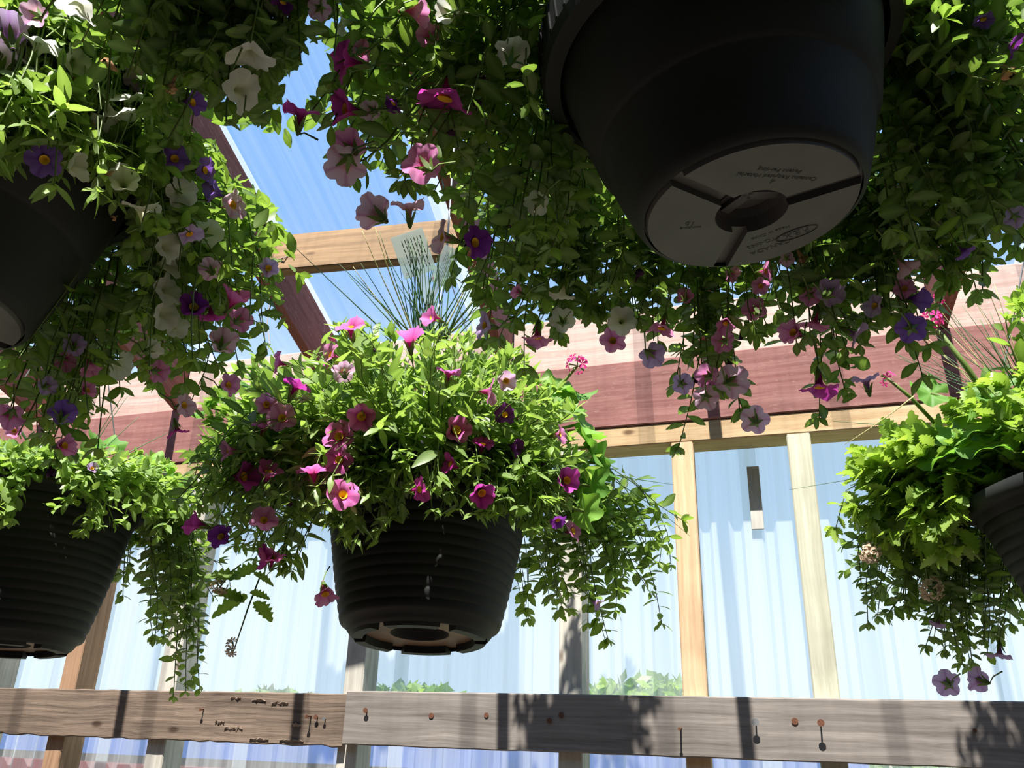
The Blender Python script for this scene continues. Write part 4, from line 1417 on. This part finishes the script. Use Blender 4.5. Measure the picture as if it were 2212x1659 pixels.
letter(1685, 375, 'Contains Recycled Material', .0072, math.radians(169))
letter(1690, 360, 'Patent Pending', .0072, math.radians(169))
letter(1674, 385, '4', .010, math.radians(169))
letter(1479, 487, '1b', .011, math.radians(172))
letter(1480, 495, 'HANGING', .0045, math.radians(180))
letter(1679, 520, '1-HGB-FTQ-0002', .0080, math.radians(212))
letter(1668, 507, 'Made in China', .0068, math.radians(212))
letter(1667, 541, 'CANADA', .0100, math.radians(212))
_, q, X, Yy, z = letter(1729, 508, 'F E X', .0115, math.radians(212))
t = np.linspace(0, 2 * math.pi, 33)
MB().tube([q + X * .021 * math.cos(a) + Yy * .0085 * math.sin(a) for a in t], .0007, 4, False).build('logo_oval', M['ink'], BIG.pot)
fr = [q + X * a + Yy * b for a, b in ((-.026, -.012), (.052, -.012), (.056, -.006), (.056, .022))]

# ---------------------------------------------------------------- geranium leaves, blooms, grass, plant tag
def gleaf(B, px, py, off, rpx, face, i=0, stalk=True):
    ds = B.d + off
    p = at(px, py, ds)
    rad = rpx * ds / F
    v = unit(EYE - p)
    d = unit(np.array(face[2]) * np.array([0, 0, 1.0]) + face[1] * v + face[0] * RIGHT)
    x = unit(RIGHT - d * (RIGHT @ d)) * (1 if px > B.rim_px[0] else -1)
    R = np.stack([x, np.cross(d, x), d], 1) * rad
    q = p - B.base
    o = put('geranium_leaf', GLEAF[i % 4], B.root)
    o.matrix_local = Matrix([[*R[k], q[k]] for k in range(3)] + [[0, 0, 0, 1]])
    if stalk:
        root = B.rim + unit(p - B.rim) * .08
        mid = (p + root) / 2 + np.array([0, 0, .02])
        MB().tube(np.array([root, mid, p]) - B.base, .0028, 6).build('leaf_stalk', M['stem'], B.root, smooth=True)


for k, a in enumerate(((1215, 870, .06, 52, (.3, .5, .6)), (1255, 915, .04, 56, (.5, .3, .6)), (1275, 965, .02, 54, (.7, .3, .5)), (1292, 1000, .03, 50, (.8, -.1, .5)), (1275, 1050, .0, 48, (.7, -.5, .2)), (1262, 1105, -.02, 46, (.8, -.5, .1)),
                       (1240, 850, .1, 44, (.2, .4, .8)), (455, 880, .02, 44, (-.5, .3, .6)), (535, 838, .04, 42, (-.3, .4, .6)), (1190, 830, .1, 40, (.2, .5, .7)))):
    gleaf(MID, *a, k)
for k, a in enumerate(((2030, 985, -.06, 44, (-.3, .3, .7)), (2080, 930, -.06, 44, (-.2, .5, .6)), (2010, 850, -.05, 40, (.3, .6, .5)), (2150, 850, -.02, 50, (0, .6, .6)), (2130, 960, -.08, 52, (0, .5, .7)), (1930, 1000, .05, 40, (-.4, .3, .6)), (2200, 900, .0, 55, (0, .6, .6)), (2070, 1010, -.04, 40, (-.2, .6, .4)))):
    gleaf(RGT, *a, k)
for k, a in enumerate(((30, 990, -.1, 44, (0, .4, .7)), (330, 1000, .0, 40, (.2, .3, .7)), (390, 1060, .02, 42, (.5, .3, .7)), (370, 1110, .0, 40, (.6, .2, .6)), (230, 960, .02, 36, (.2, .4, .8)), (120, 985, -.02, 40, (.1, .5, .7)))):
    gleaf(LLO, *a, k)


def bloom(B, px, py, off, rpx, n, c, root_px, name='geranium_bloom', stalk_r=.003, droop=False):
    """a round head of small five-petalled florets on a stalk"""
    ds = B.d + off
    p = at(px, py, ds)
    r = rpx * ds / F
    mb_v, mb_f, ra = [], [], []
    for k in range(n):
        u = unit(rng.normal(size=3) + np.array([0, 0, .3 if not droop else -.3]) + .4 * unit(EYE - p))
        cc = u * r * rng.uniform(.5, .9)
        Rf = frame_z(u)
        fr_ = r * rng.uniform(.32, .5)
        for j in range(5):
            t0 = j * 1.2566
            loc = [(0, 0, 0)] + [(fr_ * a * math.cos(t0 + b), fr_ * a * math.sin(t0 + b), fr_ * zz) for a, b, zz in ((.6, -.45, .2), (1., -.3, .25), (1.1, 0, .12), (1., .3, .25), (.6, .45, .2))]
            b0 = len(mb_v)
            mb_v += [tuple(cc + Rf @ np.array(w)) for w in loc]
            ra += [0] + [.6, .9, 1, .9, .6]
            mb_f += [(b0, b0 + 1, b0 + 2, b0 + 3), (b0, b0 + 3, b0 + 4, b0 + 5)]
    me = mesh_of(name, mb_v, mb_f, PETAL[c], True, {'rad': ra, 'vein': np.zeros(len(ra))})
    q = p - B.base
    o = put(name, me, B.root, tuple(q))
    rt = at(root_px[0], root_px[1], ds + (root_px[2] if len(root_px) > 2 else .02)) - p
    up = (rt * .5) + np.array([0, 0, .006])
    MB().tube([rt, up, np.zeros(3)], [stalk_r, stalk_r, stalk_r * .7], 7).build('stalk', M['stem'], o, smooth=True)
    bd = MB()
    for k in range(max(4, n // 2)):
        u = unit(rng.normal(size=3))
        bd.tube([(0, 0, 0), u * r * .5, u * r * .75], [.0008, .0012, .0022], 5)
    bd.build('bud_cluster', M['calyx'], o)
    return o


bloom(MID, 1248, 790, .08, 26, 9, 'hot', (1190, 870))
bloom(MID, 709, 738, .05, 16, 4, 'hot', (715, 790))
bloom(RGT, 2012, 694, -.02, 24, 9, 'hot', (2165, 905, -.01), stalk_r=.0042)
bloom(RGT, 2030, 643, .0, 15, 4, 'hot', (2014, 690), stalk_r=.002)
bloom(RGT, 1918, 818, -.02, 19, 3, 'hot', (2020, 915), stalk_r=.003)
bloom(RGT, 1880, 1192, -.02, 24, 16, 'spent', (1950, 1140), 'spent_verbena_bloom', .0016, True)
bloom(RGT, 2010, 1272, -.02, 24, 16, 'spent', (1990, 1180), 'spent_verbena_bloom', .0016, True)
bloom(MID, 476, 1268, -.06, 20, 12, 'spent', (520, 1220), 'spent_verbena_bloom', .0014, True)
bloom(MID, 507, 1400, -.06, 20, 8, 'spent', (560, 1250), 'spent_verbena_bloom', .0014, True)
# serrated leaves of the verbena shoot hanging under the middle basket
for (px, py, tx, ty, l) in ((560, 1225, 500, 1245, .05), (535, 1290, 460, 1325, .05), (550, 1300, 585, 1335, .05), (528, 1300, 470, 1275, .04), (548, 1240, 590, 1260, .04), (540, 1280, 580, 1290, .045), (520, 1250, 450, 1240, .04)):
    p, q = at(px, py, MID.d - .06), at(tx, ty, MID.d - .06 + rng.uniform(-.02, .02))
    X = unit(q - p)
    Z = unit(np.array([0, 0, 1.0]) + unit(EYE - p) * .8 - X * 0)
    Z = unit(Z - X * (Z @ X))
    R = np.stack([X, np.cross(Z, X), Z], 1) * np.linalg.norm(q - p) * 1.1
    o = put('verbena_leaf', LMESH['verbena', 1, 1], MID.root)
    o.matrix_local = Matrix([[*R[k], (p - MID.base)[k]] for k in range(3)] + [[0, 0, 0, 1]])


def blade(B, p0, p1, bend, off0, off1, r, mat='grass'):
    a, b = at(p0[0], p0[1], B.d + off0), at(p1[0], p1[1], B.d + off1)
    m = at((p0[0] + p1[0]) / 2 + bend, (p0[1] + p1[1]) / 2, B.d + (off0 + off1) / 2)
    t = np.linspace(0, 1, 9)[:, None]
    pts = (1 - t) ** 2 * a + 2 * t * (1 - t) * m + t ** 2 * b
    MB().tube(pts - B.base, np.linspace(r, r * .35, 9), 4).build('grass_blade', M[mat], B.root, smooth=True)


for k in range(46):
    x0 = rng.normal(930, 24)
    x1 = 930 + (x0 - 930) * 2.2 + rng.normal(0, 62)
    blade(MID, (x0, 740), (x1, rng.uniform(495, 610)), rng.normal(0, 6), .02 + rng.uniform(-.03, .03), .03 + rng.uniform(-.05, .05), .0016, 'grass')
for x1, y1 in ((782, 497), (810, 490), (826, 545), (762, 575), (1085, 560), (1100, 590), (1060, 500), (1075, 640)):
    blade(MID, (920 + (x1 - 920) * .2, 735), (x1, y1), -8 if x1 < 900 else 8, .02, .03, .0016, 'straw')
for k in range(34):
    x1, y1 = rng.uniform(1930, 2150), rng.uniform(610, 800)
    blade(RGT, (2240 + rng.normal(0, 15), 920 + rng.normal(0, 30)), (x1, y1), rng.normal(0, 10), .02, rng.uniform(-.05, .12), .0012, 'grass' if k % 4 else 'straw')
blade(RGT, (2000, 925), (1800, 910), 0, 0, -.02, .0012)
blade(RGT, (1975, 855), (1825, 960), 10, -.02, -.05, .0012, 'straw')
blade(RGT, (1900, 1025), (1705, 1058), 0, .02, .0, .0008)
for p0, p1, b_ in (((1340, 1030), (1455, 1047), 0), ((1330, 1040), (1490, 1158), 14)):
    blade(MID, p0, p1, b_, .02, .05, .0010)
for x1, y1 in ((275, 840), (280, 850), (362, 935), (300, 900), (20, 900), (40, 920), (10, 880), (60, 905)):
    blade(LLO, (140 + (x1 - 140) * .1, 1040), (x1, y1), -6, 0, .02, .0014)

# plastic plant tags standing in the grass of the middle basket
def plant_tag(px, py, w, h, rot, off, label_=None):
    ds = MID.d + off
    c = at(px, py, ds)
    s = ds / F
    v = unit(EYE - c)
    X = unit(RIGHT * math.cos(rot) + UPV * math.sin(rot) + v * .25)
    Z = unit(v - X * (v @ X))
    Yy = np.cross(Z, X)
    W, Hh = w * s / 2, h * s / 2
    mb = MB().box((-W, -Hh, -.0004), (W, Hh, .0004))
    mb.add([(-W * .35, -Hh - .14, -.0004), (W * .35, -Hh - .14, -.0004), (W * .35, -Hh, -.0004), (-W * .35, -Hh, -.0004)], [(0, 1, 2, 3)])
    o = mb.build('plant_tag', M['tagplastic'], MID.root, tuple(c - MID.base), np.stack([X, Yy, Z], 1))
    pr = MB()
    for i in range(7):
        x = -W * .45 + i * W * .19
        y = Hh * .7
        while y > -Hh * .8:
            ln = Hh * rng.uniform(.12, .4)
            pr.add([(x, y, .0007), (x + W * .05, y, .0007), (x + W * .05, y - ln, .0007), (x, y - ln, .0007)], [(0, 1, 2, 3)])
            y -= ln + Hh * .06
    pr.build('print', M['tagink'], o)
    rd = MB()
    V = [(-W * .75 + W * .12 * math.cos(t), -Hh * .82 + Hh * .07 * math.sin(t), .0007) for t in (1.57, 3.67, 5.76)]
    rd.tube([V[0], V[1], V[2], V[0]], .0004, 4).build('triangle_mark', M['tagred'], o)


plant_tag(893, 548, 74, 92, .32, .06)
plant_tag(962, 575, 40, 84, -.42, .09)
